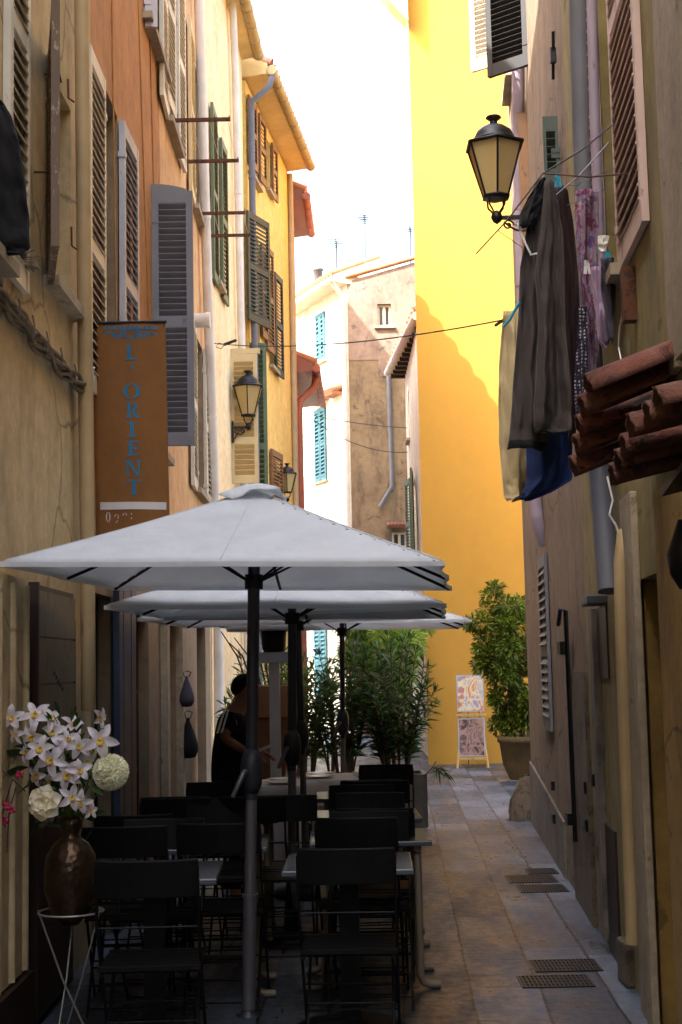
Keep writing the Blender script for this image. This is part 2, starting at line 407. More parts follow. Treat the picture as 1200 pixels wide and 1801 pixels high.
# ------------------------------------------------------------------ walls
WC=Wall((-1.5,-9),(-1.5,8.3),(1,0)); WO=Wall((-1.5,8.3),(-1.5,11.9),(1,9)); WP=Wall((-1.5,11.9),(-1.53,16),(1,12))
WL=Wall((-1.53,16),(-1.35,20.05),(1,17)); WY=Wall((-1.31,20.2),(-.83,24.2),(1,21)); WT=Wall((-.84,24.4),(-.80,26.6),(1,25)); WS=Wall((-.86,26.6),(-.80,30.3),(1,27))
WR1=Wall((.95+.065*3,3),(.95+.065*8.75,8.75),(0,5)); WR2=Wall((.95+.065*8.75,8.75),(.95+.065*14.45,14.45),(0,10)); WR0=Wall((1.7,-9),(.95+.065*3,3),(0,0))
WG=Wall((1.33,22.9),(8,22.9),(3,0)); WW=Wall((.25,32),(-1.05,34.9),(-5,20)); WB=Wall((.25,32.0),(1.9,32.0),(1,0)); WN=Wall((1.45,24.6),(1.43,29.4),(0,25))
def HP(w,xa,xb,yt,yb,xr=None,yr=None):
    yr=(yt+yb)/2 if yr is None else yr
    a,_=w.uz(xa,yr); b_,_=w.uz(xb,yr); xr=xa if xr is None else xr
    z1=w.uz(xr,yt)[1]; z0=w.uz(xr,yb)[1]
    return (min(a,b_),max(a,b_),min(z0,z1),max(z0,z1))
def U(w,px,py=600): return w.uz(px,py)[0]
# ===== left 1: cream house =====
hc1=(U(WC,0,200)-.65,U(WC,0,200)-.02,3.45,5.2)        # window behind the black coat (mostly out of frame)
u_h=U(WC,84,300); hc2=(u_h,u_h+.62,3.66,4.82)
doorA=(U(WC,44,1300),U(WC,112,1300),-.04,2.0)
t=house('cream_house','weathered cream plastered house at the left edge beside the flower vase',WC,11.0,M['cream'],[hc1,hc2],depth=6)
CREAM=t
window(t,WC,hc1); window(t,WC,hc2)
# laid-back leaf behind the coat, then weathered leaf swung off the wall
flat_shutter(t,WC,U(WC,4,250),U(WC,40,250),3.42,5.65,'sh_cream',off=.02,tilt=.0,rails=(.55,))
flat_shutter(t,WC,hc2[0]+.0,hc2[0]-.70,3.62,4.86,'sh_old',off=.015,tilt=.24,rails=(),th=.02,label='weathered grey brown shutter swung off the wall')
for (x,y) in ((120,140),(126,400)):
    mb=MB(); q=WC.hit(x,y,.0); q2=WC.hit(x,y,.07)
    mb.tube([q,q2,q2+V(0,.01,-.1),q2+V(.03,.02,-.12)],.006,6); mk('shutter_catch',mb,M['rust'],t)
for (x,y) in ((78,130),(60,303)):
    mb=MB(); q=WC.hit(x,y); mb.tube([q,q+V(.08,0,0),q+V(.08,.04,-.03)],.006,6); mk('shutter_catch',mb,M['rust'],t)
def pipe_on(t,w,pix,r,mat,off=None,**k):
    off=off or r+.03
    return pipe(t,[w.hit(x,y,off) for x,y in pix],r,M and mat,**k)
pipe_on(t,WC,[(143,-60),(147,400),(153,880),(156,1250)],.042,'pipe_cream',name='downpipe')
# fluted pilaster at the far left bottom
ua,ub=U(WC,-40,1300),U(WC,26,1300)
mb=MB()
z_t=2.05
mb.obox(WC.P((ua+ub)/2,z_t/2+.16,.03),WC.e*((ub-ua)/2),WC.n*.03,V(0,0,z_t/2-.16))

for k in (.12,.5,.88): mb.tube([WC.P(ua+(ub-ua)*k,.33,.062),WC.P(ua+(ub-ua)*k,z_t*.985,.062)],.022,8)
mk('pilaster',mb,M['cream'],t)
mb=MB(); mb.obox(WC.P((ua+ub)/2,.15,.045),WC.e*((ub-ua)/2+.01),WC.n*.045,V(0,0,.16)); mk('plinth',mb,M['darkwood'],t)
# heavy door leaf folded back on the wall
zt=WC.hit(46,1018,.06).z
mb=MB(); um=(doorA[0]+doorA[1])/2; uh=(doorA[1]-doorA[0])/2
mb.obox(WC.P(um,zt/2+.01,.028),WC.e*uh,WC.n*.024,V(0,0,zt/2-.02)); mb.obox(WC.P(doorA[0]-.012,zt/2+.01,.035),WC.e*.012,WC.n*.033,V(0,0,zt/2-.01))
d=mk('door_leaf',mb,M['darkwood'],t)
mb=MB()
for k in range(5):
    za=zt*.44+(zt*.56-.03)*k/5; zc=zt*.44+(zt*.56-.03)*(k+1)/5-.008; mb.obox(WC.P(um+.005,(za+zc)/2,.058),WC.e*(uh-.015),WC.n*.005,V(0,0,(zc-za)/2))
d=mk('plank_facing',mb,M['plank'],t)
mb=MB()
for k in range(5): mb.obox(WC.P(um-.1+.05*k,1.62-.02*k,.065),WC.e*.01,WC.n*.003,V(0,0,.01))
p0=WC.P(doorA[1]+.02,1.9,.05); mb.tube([p0,p0+V(0,0,-1.2)],.011,6); mb.obox(p0+V(0,0,-.55),(.02,0,0),(0,.02,0),(0,0,.06)); mb.obox(p0+V(0,0,-1.0),(.02,0,0),(0,.03,0),(0,0,.03))
mk('bolt',mb,M['iron'],d)
# ===== left 2: orange house =====
ho=(U(WO,181,350),U(WO,207,350),3.15,5.46)
hdoor=(U(WO,166,1200),U(WO,190,1200)+.1,-.04,2.1); hdoor2=(U(WO,228,1200),U(WO,262,1200),-.04,2.05)
hf=(WO.L-.75,WO.L-.12,3.42,5.45)
hup=(U(WO,262,60)-.3,WO.L-.1,6.85,8.6)
t=house('orange_house','orange plastered house with louvred shutters above the cafe awnings',WO,11.0,M['orange'],[ho,hdoor,hdoor2,hf,hup],depth=6,revmat=M['lower'],band=(2.7,M['lower']))
for h in (ho,hf,hup): window(t,WO,h,frame='reveal')
flat_shutter(t,WO,ho[0]-.05,ho[0]-.60,3.3,5.44,'sh_cream',off=.018,tilt=.0,rails=(.42,),th=.014)
flat_shutter(t,WO,ho[1]+.0,ho[1]+.6,3.2,5.44,'sh_lilac',off=.03,tilt=.02,rails=(.5,),th=.02)
hz0=at(300,795,11.4).z; hz1=at(262,348,11.4).z
shutter(t,(-1.5,11.08),(1,.04),.335,hz0,hz1,'sh_grey',rails=(.47,),pitch=.05,arch=.06,th=.022,label='blue grey shutter opened square to the wall')
shutter(t,(-1.49,WO.P(hup[0],0).y),(1,.25),.10,6.75,8.7,'sh_lilac',rails=(.5,),th=.02)
flat_shutter(t,WO,hup[1]+.02,hup[1]+.55,6.65,8.5,'sh_cream',off=.03,tilt=.03,rails=(.5,))
for (xs,nm) in (((197,205),'seam'),((243,262),'seam'),((262,277),'seam')):
    mb=MB(); mb.tube([WO.hit(xs[0],-20,.006),WO.hit((xs[0]+xs[1])/2,280,.006),WO.hit(xs[1],560,.006)],.006,5); mk('wall_cable',mb,M['orange'],t)
# blue door leaf, glass door
mb=MB(); 
for k in range(4): mb.obox(WO.P(U(WO,196+7*k,1200),1.1,.05+.004*(k%2)),WO.e*.10,WO.n*.02,V(0,0,1.08))
d=mk('folding_door',mb,paint('dark_blue_paint',(52,66,92),(36,44,60),wear=.7),t)
window(t,WO,(hdoor[0],hdoor[1],.3,2.1),frame='sh_dark',sill=False)
window(t,WO,(hdoor2[0],hdoor2[1],.3,2.05),frame='darkwood',sill=False)
# lower ground-floor render band is a different tone
mb=MB(); mb.obox(WO.P(WO.L*.62+.3,1.12,.018),WO.e*(WO.L*.36-.3),WO.n*.018,V(0,0,1.16)); 
# ===== left 3: peach house =====
z_s=6.55
hp1=(U(WP,292,300),U(WP,309,300),z_s,8.4); hp2=(U(WP,338,300),U(WP,351,300),z_s,8.3); hp3=(U(WP,341,700),U(WP,354,700)+.15,3.5,5.2)
arch=(U(WP,287,1200),U(WP,310,1200),-.04,2.05); hd4=(U(WP,345,1200)+.1,U(WP,362,1200),-.04,2.1)
t=house('peach_house','peach plastered house carrying rusty clothes drying bars on the left',WP,11.0,M['peach'],[hp1,hp2,hp3,arch,hd4],depth=6,revmat=M['lower'],band=(2.6,M['lower']))
for h in (hp1,hp2,hp3): window(t,WP,h,frame='trim')
flat_shutter(t,WP,hp1[0]-.01,hp1[0]-.62,6.5,8.5,'sh_cream',off=.025,tilt=.03,rails=(.5,),label='cream louvred shutter laid back beside the first drying bar')
flat_shutter(t,WP,hp1[1]+.01,hp1[1]+.5,6.5,8.5,'sh_cream',off=.025,tilt=.03,rails=(.5,))
flat_shutter(t,WP,hp2[0]-.01,hp2[0]-.6,6.5,8.4,'sh_tan',off=.025,tilt=.03,rails=(.5,))
flat_shutter(t,WP,hp3[0]-.01,hp3[0]-.6,3.45,5.2,'sh_cream',off=.025,tilt=.03,rails=(.5,))
flat_shutter(t,WP,hp3[1]+.01,hp3[1]+.5,3.45,5.2,'sh_cream',off=.025,tilt=.03,rails=(.5,))
mb=MB(); ac=(arch[0]+arch[1])/2; aw=(arch[1]-arch[0])/2
mb.obox(WP.P(ac,1.0,-.12),WP.e*aw*.96,WP.n*.02,V(0,0,1.02)); mk('grey_door',mb,M['render'],t)
mb=MB()
for s_ in (-1,1): mb.obox(WP.P(ac+s_*(aw+.09),1.05,.03),WP.e*.08,WP.n*.03,V(0,0,1.08))
mb.obox(WP.P(ac,2.22,.032),WP.e*(aw+.2),WP.n*.032,V(0,0,.10)); mk('door_surround',mb,M['stonetrim'],t)
pipe_on(t,WP,[(349,-40),(356,200),(367,560),(379,905),(384,1100),(386,1340)],.055,'pipe_white')
mb=MB(); q=WP.hit(336,564); mb.tube([q,q+V(.17,0,0)],.075,16); mb.tube([q+V(.15,0,0),q+V(.2,0,0)],.085,16)
mk('flue_pipe',mb,M['pipe_white'],t)
# ===== left 4: pale house =====
hl1=(U(WL,377,250),U(WL,384,250),6.4,8.4); hl2=(WL.L*.62,WL.L*.82,3.5,5.6)
t=house('pale_cream_house','sunlit pale cream house with thin drainpipe beyond the peach house',WL,10.7,M['pale'],[hl1,hl2],depth=6)
for h in (hl1,hl2): window(t,WL,h,frame='trim')
flat_shutter(t,WL,hl1[0]-.01,hl1[0]-.5,6.3,8.5,'sh_green',off=.03,tilt=.02,rails=(.5,))
flat_shutter(t,WL,hl1[1]+.01,hl1[1]+.5,6.3,8.4,'sh_green',off=.03,tilt=.02,rails=(.5,))
q0=at(380,850,18.2); q1=at(381,622,18.2)
shutter(t,(-1.44,18.25),(1,.02),.36,q0.z,q1.z,'sh_tan',rails=(.33,.62),pitch=.06,st=.05,label='tan louvred shutter opened square to the wall behind the lantern')
mb=MB(); mb.obox(V(-1.28,18.27,q1.z+.04),(.24,0,0),(0,.02,0),(0,0,.035)); mk('shutter_cap',mb,M['sh_tan'],t)
pipe_on(t,WL,[(408,-20),(414,120),(424,560),(430,860),(434,1000),(436,1200)],.05,'pipe_white')
# eave of peach/pale row
def eave(t,w,u0,u1,z,over,mats,gut=.07,slope=.42,tiles=True,back=5,thick=.16,gm='zinc'):
    mb=MB(); e=w.e; n=w.n; Z=V(0,0,1)
    p=[w.P(u0,z,0),w.P(u0,z+.03,over),w.P(u0,z+.03+thick,over),w.P(u0,z+thick+.03+(over+back)*slope,-back),w.P(u0,z,-back)]
    mb.prism(p,e*(u1-u0))
    r=mk('roof',mb,[M[mats[0]]],t)
    if tiles:
        tb=MB(); k=int((u1-u0)/.2)
        dv=(w.n*-1+Z*slope).normalized()
        for i in range(k):
            u=u0+.1+(u1-u0-.2)*i/max(1,k-1); c=w.P(u,z+thick+.06,over+.05); L=(over+back)/1.0
            pts=[c,c+dv*.45,c+dv*1.4]
            tb.tube(pts,[.085,.08,.075],8)
        mk('roof_tiles',tb,M[mats[1]],r)
    if gut:
        gb=MB(); gb.tube([w.P(u0-.03,z+.07,over+gut*.9),w.P(u1+.03,z+.07,over+gut*.9)],gut,12)
        k=int((u1-u0)/.5)
        for i in range(k+1):
            u=u0+(u1-u0)*i/max(1,k); gb.tube([w.P(u-.012,z+.07,over+gut*.9),w.P(u+.012,z+.07,over+gut*.9)],gut*1.1,12)
        mk('gutter',gb,M[gm],r)
    return r
eave(t,WL,0.0,WL.L,10.7,.18,('soffit','tile'),gut=.08)
# ===== left 5: yellow house =====
def hyp(xa,xb,yt,yb,xr): return HP(WY,xa,xb,yt,yb,xr,(yt+yb)/2)
hy=[hyp(437,452,185,300,437),hyp(468,474,240,330,468),hyp(444,456,405,600,444),hyp(473,482,470,640,473),(hyp(466,472,790,960,466))]
t=house('yellow_house','bright yellow house with brown shutters and broad eave at the far left bend',WY,10.45,M['yellow'],hy,depth=5)
YEL=t
for h in hy: window(t,WY,h,frame='darkwood')
def ysh(xa,xb,yt,yb,mat,xr=None,tilt=.08,label=None):
    h=HP(WY,xa,xb,yt,yb,xa,(yt+yb)/2)
    flat_shutter(t,WY,h[0],h[1],h[2],h[3],mat,off=.04,tilt=tilt,rails=(.5,),label=label)
ysh(433,443,168,285,'sh_brown'); ysh(452,460,200,315,'sh_brown'); ysh(475,481,252,345,'sh_brown')
ysh(431,446,372,560,'sh_dkgreen',tilt=.3); ysh(456,463,430,590,'sh_brown'); ysh(464,473,432,612,'sh_brown'); ysh(480,489,480,655,'sh_dkgreen')
ysh(474,487,790,940,'sh_brown')
q0=at(445,900,20.4); q1=at(445,606,20.4)
shutter(t,(-1.30,20.3),(1,.1),.24,q0.z-.3,q1.z,'sh_green',rails=(.45,),pitch=.07,label='green shutter opened square to the wall')
r=eave(t,WY,0,WY.L+.1,10.5,.34,('soffit','tile'),gut=.075)
pipe(t,[WY.P(.05,10.55,.42),WY.P(-.02,10.3,.36),WY.P(.0,10.1,.09),WY.P(.02,9.9,.08),WY.P(.03,6,.08),WY.P(.03,.1,.08)],.05,'pipe_grey')
pipe(t,[WY.P(WY.L-.05,10.4,.05),WY.P(WY.L-.05,.1,.05)],.05,'pipe_cream')
# arch painted green niche near the ground
mb=MB(); u_=U(WY,433,1200); pts=[WY.P(u_-.35,.1,.006),WY.P(u_+.35,.1,.006)]+[WY.P(u_+.35*math.cos(a*PI/8),1.65+.25*math.sin(a*PI/8),.006) for a in range(9)]
mb.prism(pts,WY.n*.02); mk('arched_door',mb,M['sh_green'],t)
# ===== left 6,7 =====
t=house('salmon_house','narrow salmon pink house between the yellow house and terracotta drainpipe',WT,10.0,M['terra'],[],depth=5)
eave(t,WT,0,WT.L,10.0,.27,('redsoffit','tile2'),gut=.07,gm='pipe_terra')
hs=[(1.2,1.7,4.2,5.6)]
t=house('low_terracotta_house','low house with terracotta coloured eave and drainpipe at the street bend',WS,7.3,M['terra'],hs,depth=2.6)
window(t,WS,hs[0])
eave(t,WS,0,WS.L,7.3,.38,('redsoffit','tile2'),back=2.4,gut=.07,gm='pipe_terra')
pipe(t,[WS.P(.5,7.35,.42),WS.P(.45,7.1,.38),WS.P(.3,6.8,.1),WS.P(.28,6.6,.08),WS.P(.3,.1,.08)],.07,'pipe_terra',collars=False)
t=house('unseen_sun_blocker','unseen tall block added behind the left hand row to shade the brown house',Wall((-3.7,24.5),(-3.7,29.2),(0,25)),15.5,M['peach'],[],depth=5)  # unseen block, added to keep the sun off the brown house
# ===== centre: white corner house and brown house =====
hw=[HP(WW,558,573,556,640,558),HP(WW,556,575,722,850,556),HP(WW,556,577,1105,1230,556)]
zt=at(612,500,32).z
t=house('white_corner_house','bright limewashed corner house with teal shutters in the middle distance',WW,zt,M['white'],hw,depth=1.5)
WHT=t
for h in hw:
    window(t,WW,h,frame='sh_teal',bars=1)
    for s_ in (0,1):
        mid=(h[0]+h[1])/2
        flat_shutter(t,WW,h[s_],mid+(.01 if s_ else -.01),h[2],h[3],'sh_teal',off=.03,tilt=.0,rails=(.5,),pitch=.09,st=.06)
eave(t,WW,-.05,WW.L,zt,.35,('trim','tile2'),gut=.07,gm='pipe_white',back=1.2)
for (xa,xb,y0_) in ((556,580,712),(585,603,700)):
    h=HP(WW,xa,xb,y0_-5,y0_+5,xa)
    mb=MB()
    k=5
    for i in range(k):
        u=h[0]+(h[1]-h[0])*(i+.5)/k; c=WW.P(u,h[3],.28); mb.tube([c,c+V(0,0,.1)-WW.n*.3],.07,8)
    mb.obox(WW.P((h[0]+h[1])/2,h[3]-.05,.13),WW.e*((h[1]-h[0])/2),WW.n*.13,V(0,0,.03))
    mk('window_hood',mb,M['tile2'],t)
pipe(t,[WW.P(.0,zt+.02,.38),WW.P(.05,zt-.3,.1),WW.P(.06,zt-.7,.08),WW.P(.06,.1,.08)],.06,'pipe_white')
# brown house: facade plus gable rising to the right
hb=[HP(WB,664,688,535,574,664),HP(WB,690,716,936,985,690)]
zb0=at(615,497,32).z; zb1=at(730,464,32).z
t=house('weathered_brown_house','tall peeling brown and pink house facing the lane in the middle distance',WB,zb0,M['brown'],hb,depth=4)
BRN=t
window(t,WB,hb[0],bars=0); window(t,WB,hb[1],bars=1)
mb=MB(); mb.prism([WB.P(0,zb0),WB.P(WB.L,zb0),WB.P(WB.L,zb1+.05),WB.P(0,zb0+.02)],-WB.n*4); mk('gable',mb,M['pink'],t)
zpk=at(670,640,32).z
mb=MB(); mb.prism([WB.P(.0,zpk+.5,.012),WB.P(.4,zpk+.1,.012),WB.P(.9,zpk-.35,.012),WB.P(WB.L,zpk-.1,.012),WB.P(WB.L,zb0+.0,.012),WB.P(.0,zb0+.0,.012)],-WB.n*.01)
# cut the window: build the pink band as pieces round it
h=hb[0]
mb=MB(); us=[.0,h[0],h[1],WB.L]; 
for (ua,ub,za,zc) in ((0,h[0],zpk+.1,zb0),(h[0],h[1],h[3],zb0),(h[1],WB.L,zpk-.2,zb0),(h[0],h[1],zpk-.3,h[2])):
    mb.obox(WB.P((ua+ub)/2,(za+zc)/2,.004),WB.e*((ub-ua)/2),WB.n*.006,V(0,0,(zc-za)/2))
mk('pink_render_band',mb,M['pink'],t)
mb=MB(); mb.tube([WB.P(-.05,zb0+.12,.03),WB.P(WB.L,zb1+.15,.03)],.06,8)
mk('verge_tiles',mb,M['tile2'],t)
pipe(t,[WB.hit(683,655,.08),WB.hit(690,855,.08),WB.hit(668,892,.08)],.05,'pipe_grey',collars=False)
mb=MB(); h=hb[1]
for i in range(7): c=WB.P(h[0]-.1+(h[1]-h[0]+.2)*(i+.5)/7,h[3]+.12,.25); mb.tube([c,c+V(0,0,.08)-WB.n*.25],.05,8)
mk('window_hood',mb,M['tile'],t)
# ===== centre right: narrow white house with big eave =====
hn=[(2.0,2.7,3.6,5.2),(3.4,3.9,6.2,7.2)]
t=house('narrow_white_house','sliver of white house with wide pale eave squeezed beside the golden wall',WN,7.75,M['white'],hn,depth=2)
window(t,WN,hn[0]); window(t,WN,hn[1])
flat_shutter(t,WN,1.9,1.3,3.5,5.3,'sh_green',off=.06,tilt=.1); flat_shutter(t,WN,2.8,3.4,3.5,5.3,'sh_green',off=.06,tilt=.1)
mb=MB(); z=7.8
o1=at(682,642,29.3); o2=at(731,540,24.7)
a=[V(1.6,24.6,z),V(1.6,29.5,z),V(o1.x,29.5,z),V(o2.x,24.6,z)]
mb.prism(a,V(0,0,.14)); rf=mk('roof',mb,M['soffit'],t)
for i in range(12):
    mb=MB(); f=(i+.5)/12; x=o1.x+(o2.x-o1.x)*f; y=29.5+(24.6-29.5)*f; mb.box(x+.05,1.5,y-.05,y+.05,z-.09,z-.002); mk('rafter',mb,M['darkwood'],rf)
mb=MB(); mb.tube([V(o1.x,29.5,z+.07),V(o2.x,24.6,z+.07)],.08,10); mk('gutter',mb,M['pipe_white'],rf)
mb=MB()
for i in range(14):
    f=(i+.5)/14; x=o1.x+(o2.x-o1.x)*f; y=29.5+(24.6-29.5)*f; mb.tube([V(x,y,z+.2),V(x+.5,y,z+.4)],.09,8)
mk('roof_tiles',mb,M['tile2'],rf)
# ===== right far: golden house facing us =====
t=house('golden_house','tall golden yellow house closing the view with sunlit top and shaded base',WG,13.6,M['gold'],[],depth=6.0,skew=.5)
k0=at(718,36,22.6); k1=at(684,0,22.6)
mb=MB(); mb.prism([V(k1.x-.5,22.6,k1.z+.75),V(k1.x,22.6,k1.z),V(k0.x,22.6,k0.z),V(k0.x,22.6,k0.z+1.4),V(k1.x-.5,22.6,k1.z+1.6)],V(0,.4,0))
mb.box(1.9,8,22.7,28.5,13.61,13.8)
rf=mk('roof',mb,M['soffit'],t)
mb=MB()
for i in range(9):
    y=22.7+i*.36; mb.tube([V(1.7+.2*i,22.45,13.85),V(1.7+.2*i,24,14.3)],.09,8)
mk('roof_tiles',mb,M['tile2'],rf)
# ===== far pink house behind, seen over the white one =====
WF=Wall((-2.2,39),(-.2,38),(-1,0))
t=house('far_pink_house','distant pink house whose tiled ridge shows left of the white house',WF,at(515,510,39).z-.4,M['pink'],[],depth=3)
mb=MB(); zt=at(515,510,39).z-.4
mb.prism([V(-2.3,38.9,zt),V(-.1,37.9,zt),V(-1.0,38.6,zt+.75),V(-1.7,39,zt+.9)],V(.3,3,0)); mk('roof',mb,M['tile2'],t)
# ===== right near: ochre house, right mid: beige house =====
u=lambda x,y: U(WR1,x,y)
hr1=(u(1090,250),u(1062,250)+.02,at(1110,455,6.3).z,6.7)   # window between the pinkish leaves
if hr1[0]>hr1[1]: hr1=(hr1[1],hr1[0],hr1[2],hr1[3])
hr2=(u(1172,1300),u(1124,1300),-.04,at(1150,1010,6.0).z)
hr3=(U(WR1,1085,1150),U(WR1,1068,1150),1.0,at(1075,1050,7.9).z)
t=house('ochre_house','dull ochre house with pinkish shutters and tiled canopy at the right edge',WR1,11.2,M['olive'],[hr1,hr2],depth=6)
OCH=t
window(t,WR1,hr1)
flat_shutter(t,WR1,hr1[0]-.0,hr1[0]-.78,hr1[2]-.03,6.75,'sh_pink',off=.02,tilt=.0,rails=(.36,.7),th=.016,pitch=.06,label='pinkish white louvred shutter nearer the camera')
flat_shutter(t,WR1,hr1[1]+.01,hr1[1]+.55,hr1[2]-.03,6.75,'sh_pink',off=.02,tilt=.0,rails=(.36,.7),th=.016)
def strip(t,w,xa,xb,y,z0,z1,off,mat,name,o0=0):
    a=w.uz(xa,y,off)[0]; b_=w.uz(xb,y,off)[0]; mb=MB(); mb.obox(w.P((a+b_)/2,(z0+z1)/2,(off+o0)/2),w.e*(abs(b_-a)/2),w.n*((off-o0)/2),V(0,0,(z1-z0)/2)); return bevel(mk(name,mb,mat,t),.006)
# near pilasters (light, ochre, light)
strip(t,WR1,1240,1172,300,2.7,9.5,.05,M['stonetrim'],'pilaster')
strip(t,WR1,1280,1168,1300,-.02,2.3,.05,M['ochre'],'door_pier')
strip(t,WR1,1126,1107,1300,-.02,2.4,.035,M['stonetrim'],'door_pier')
strip(t,WR1,1172,1160,300,2.7,9.5,.03,M['stonetrim'],'pilaster_edge')
strip(t,WR1,1144,1137,1300,-.02,2.05,-.02,M['ochre'],'door_post',-.1)
q=WR1.hit(1203,985,.08); mb=MB(); mb.lathe(q-V(0,0,.1),[(.02,0),(.05,.05),(.06,.12),(.03,.2),(.015,.24)],12); mb.obox(q+WR1.n*-.05+V(0,0,.1),WR1.n*.05,WR1.e*.012,V(0,0,.012)); mk('door_sconce',mb,M['iron'],t)
mb=MB(); mb.obox(WR1.P((hr2[0]+hr2[1])/2,1.0,-.11),WR1.e*((hr2[1]-hr2[0])/2*.95),WR1.n*.02,V(0,0,1.0)); mk('plank_door',mb,M['plank'],t)
pipe(t,[WR1.hit(1098,935,.02),WR1.hit(1092,990,.05),WR1.hit(1094,1100,.05),WR1.hit(1114,1660,.05)],.034,'pipe_cream',collars=False)
q=floor_at(1122,1735); mb=MB(); mb.obox(V(q.x+.02,q.y+.05,.11),(.09,.005,0),(-.005,.1,0),(0,0,.11)); bevel(mk('gully_box',mb,M['stone'],t),.015)
# upper slim pipe + big grey pipe
pipe(t,[WR1.hit(1018,-30,.07),WR1.hit(1024,200,.07),WR1.hit(1034,500,.07),WR1.hit(1052,800,.07),WR1.hit(1071,1040,.07)],.056,'pipe_grey')
pipe(t,[WR1.hit(1040,-30,.05),WR1.hit(1046,200,.05),WR1.hit(1058,500,.05)],.028,'pipe_lilac')
q=WR1.hit(1066,1045,.0); uu=U(WR1,1068,1200)
mb=MB(); mb.obox(WR1.P(uu,q.z-.03,.05),WR1.e*.17,WR1.n*.06,V(0,0,.025)); bevel(mk('ledge',mb,M['pipe_grey'],t),.008)
a0=U(WR1,1078,1300); a1=min(U(WR1,1056,1300),WR1.L-.02); mb=MB(); mb.obox(WR1.P(a1-.08,q.z/2,.02),WR1.e*.08,WR1.n*.022,V(0,0,q.z/2-.06)); bevel(mk('door_jamb',mb,M['render'],t),.006)
mb=MB(); mb.obox(WR1.P((a0+a1-.17)/2,q.z-.26,.004),WR1.e*((a1-.17-a0)/2),WR1.n*.006,V(0,0,.2)); mk('recess_shade_panel',mb,M['darkwood'],t)  # flat dark sheet on the wall, painted in for the shade of a recess
mb=MB(); mb.obox(WR1.P((a0+a1-.17)/2,.35,.006),WR1.e*((a1-.17-a0)/2),WR1.n*.008,V(0,0,.36)); mk('dark_panel',mb,M['darkwood'],t)
# brown timber sill/bracket below the big shutter
mb=MB(); q=WR1.hit(1112,455,.03); q2=WR1.hit(1100,580,.03); mb.obox((q+q2)/2,WR1.e*.04,WR1.n*.03,V(0,0,(q.z-q2.z)/2)); mk('timber_bracket',mb,M['rust'],t)
# beige house
hbw=(.35,1.0,5.9,8.4)
hs2=(U(WR2,968,200)+.0,U(WR2,968,200)+.7,6.9,8.8)
ddoor=(U(WR2,1075,1300)+.0,U(WR2,1012,1300),-.04,2.2)
if ddoor[0]<0.02: ddoor=(.03,ddoor[1],-.04,2.2)
hstop=(WR2.L-.95,WR2.L-.3,at(930,72,12.8).z,11.0)
t=house('beige_house','rough beige plastered house with iron bars ending at the guard stone on the right',WR2,11.2,M['beige'],[hstop],depth=6)
BEI=t
window(t,WR2,hstop)
us_,zs_=WR2.uz(868,100,.75)
zt=at(866,100,12.6).z; 
shutter(t,(1.72,11.6),(-.33,.26),.42,6.78,9.6,'sh_dark',rails=(.5,),th=.022,pitch=.05,label='dark shutter opened out over the lane')
shutter(t,(1.87,13.35),(-.44,.30),.53,7.62,9.8,'sh_cream',rails=(.5,),th=.022,pitch=.05,label='white shutter catching the sun')
pipe(t,[WR2.hit(909,-10,.06),WR2.hit(913,300,.06),WR2.hit(925,700,.06),WR2.hit(945,915,.06),WR2.hit(957,955,.0)],.055,'pipe_lilac')
flat_shutter(t,WR2,U(WR2,957,1130),U(WR2,957,1130)-.75,at(960,1290,11.2).z,at(960,968,11.2).z,'sh_grey',off=.02,tilt=.0,rails=(.45,),pitch=.07,th=.012)
# iron bar with hook, latch
mb=MB(); q=WR2.hit(995,1075,.05); q2=WR2.hit(1012,1480,.05)
mb.tube([q+V(0,.35,-.08),q+V(-.02,.1,.02),q,q2],.016,6); mb.obox(WR2.hit(990,1140,.06),(.03,0,0),(0,.07,0),(0,0,.045)); mb.obox(WR2.hit(1004,1440,.05),(.03,0,0),(0,.05,0),(0,0,.04))
mk('iron_bar',mb,M['iron'],t)
mb=MB(); ua=U(WR2,1052,1300); ub=U(WR2,1008,1300); ua=max(ua,.02)
zt=at(1040,1180,9.4).z
mb.obox(WR2.P((ua+ub)/2,zt/2,.012),WR2.e*((ub-ua)/2),WR2.n*.014,V(0,0,zt/2)); mk('stone_dado',mb,M['stone'],t)
mb=MB(); ua=U(WR2,995,1450); ub=WR2.L-.02
za=.5; mb.prism([WR2.P(ua,.0,.0),WR2.P(ub,.0,.0),WR2.P(ub,.62,.0),WR2.P(ua,.42,.0)],WR2.n*.02); mk('cement_skirting',mb,M['render'],t)
for (x,y) in ((1030,1385),(1045,1372),(1033,1452),(972,1382),(975,1440),(1055,1500)):
    mb=MB(); q=WR2.hit(x,y,.03); mb.obox(q,(.015,0,0),(0,.03,0),(0,0,.035)); mk('iron_fitting',mb,M['iron'],t)
for (x,y0_,y1_) in ((973,55,140),(967,235,330)):
    mb=MB(); a=WR2.hit(x,y0_,.04); b_=WR2.hit(x,y1_,.04); mb.tube([a,b_],.012,6); mb.obox((a+b_)/2,(.02,0,0),(0,.02,0),(0,0,.05)); mk('shutter_hook',mb,M['iron'],t)
mb=MB(); a=WR2.hit(942,5,.05); 
mb.obox(WR2.P(WR2.L*.57,a.z-1.0,.04),WR2.e*.05,WR2.n*.04,V(0,0,.9)); mk('timber_post',mb,M['sh_brown'],t)
# slim dark half-open shutter seen edge on
P3=WR2.hit(985,330,.02); shutter(t,(P3.x,P3.y),(-1,.1),.1,at(985,325,P3.y).z,at(985,205,P3.y).z,'sh_dkgreen',rails=(),st=.02,th=.02)
# houses behind the camera that close the lane
t=house('cream_house_behind','plain house standing behind the camera along the lane',WR0,11,M['beige'],[],depth=6)
WX=Wall((-4,-9.2),(5,-9.2),(0,0)); house('end_house','plain house closing the lane far behind the camera',WX,7,M['cream'],[],depth=4)
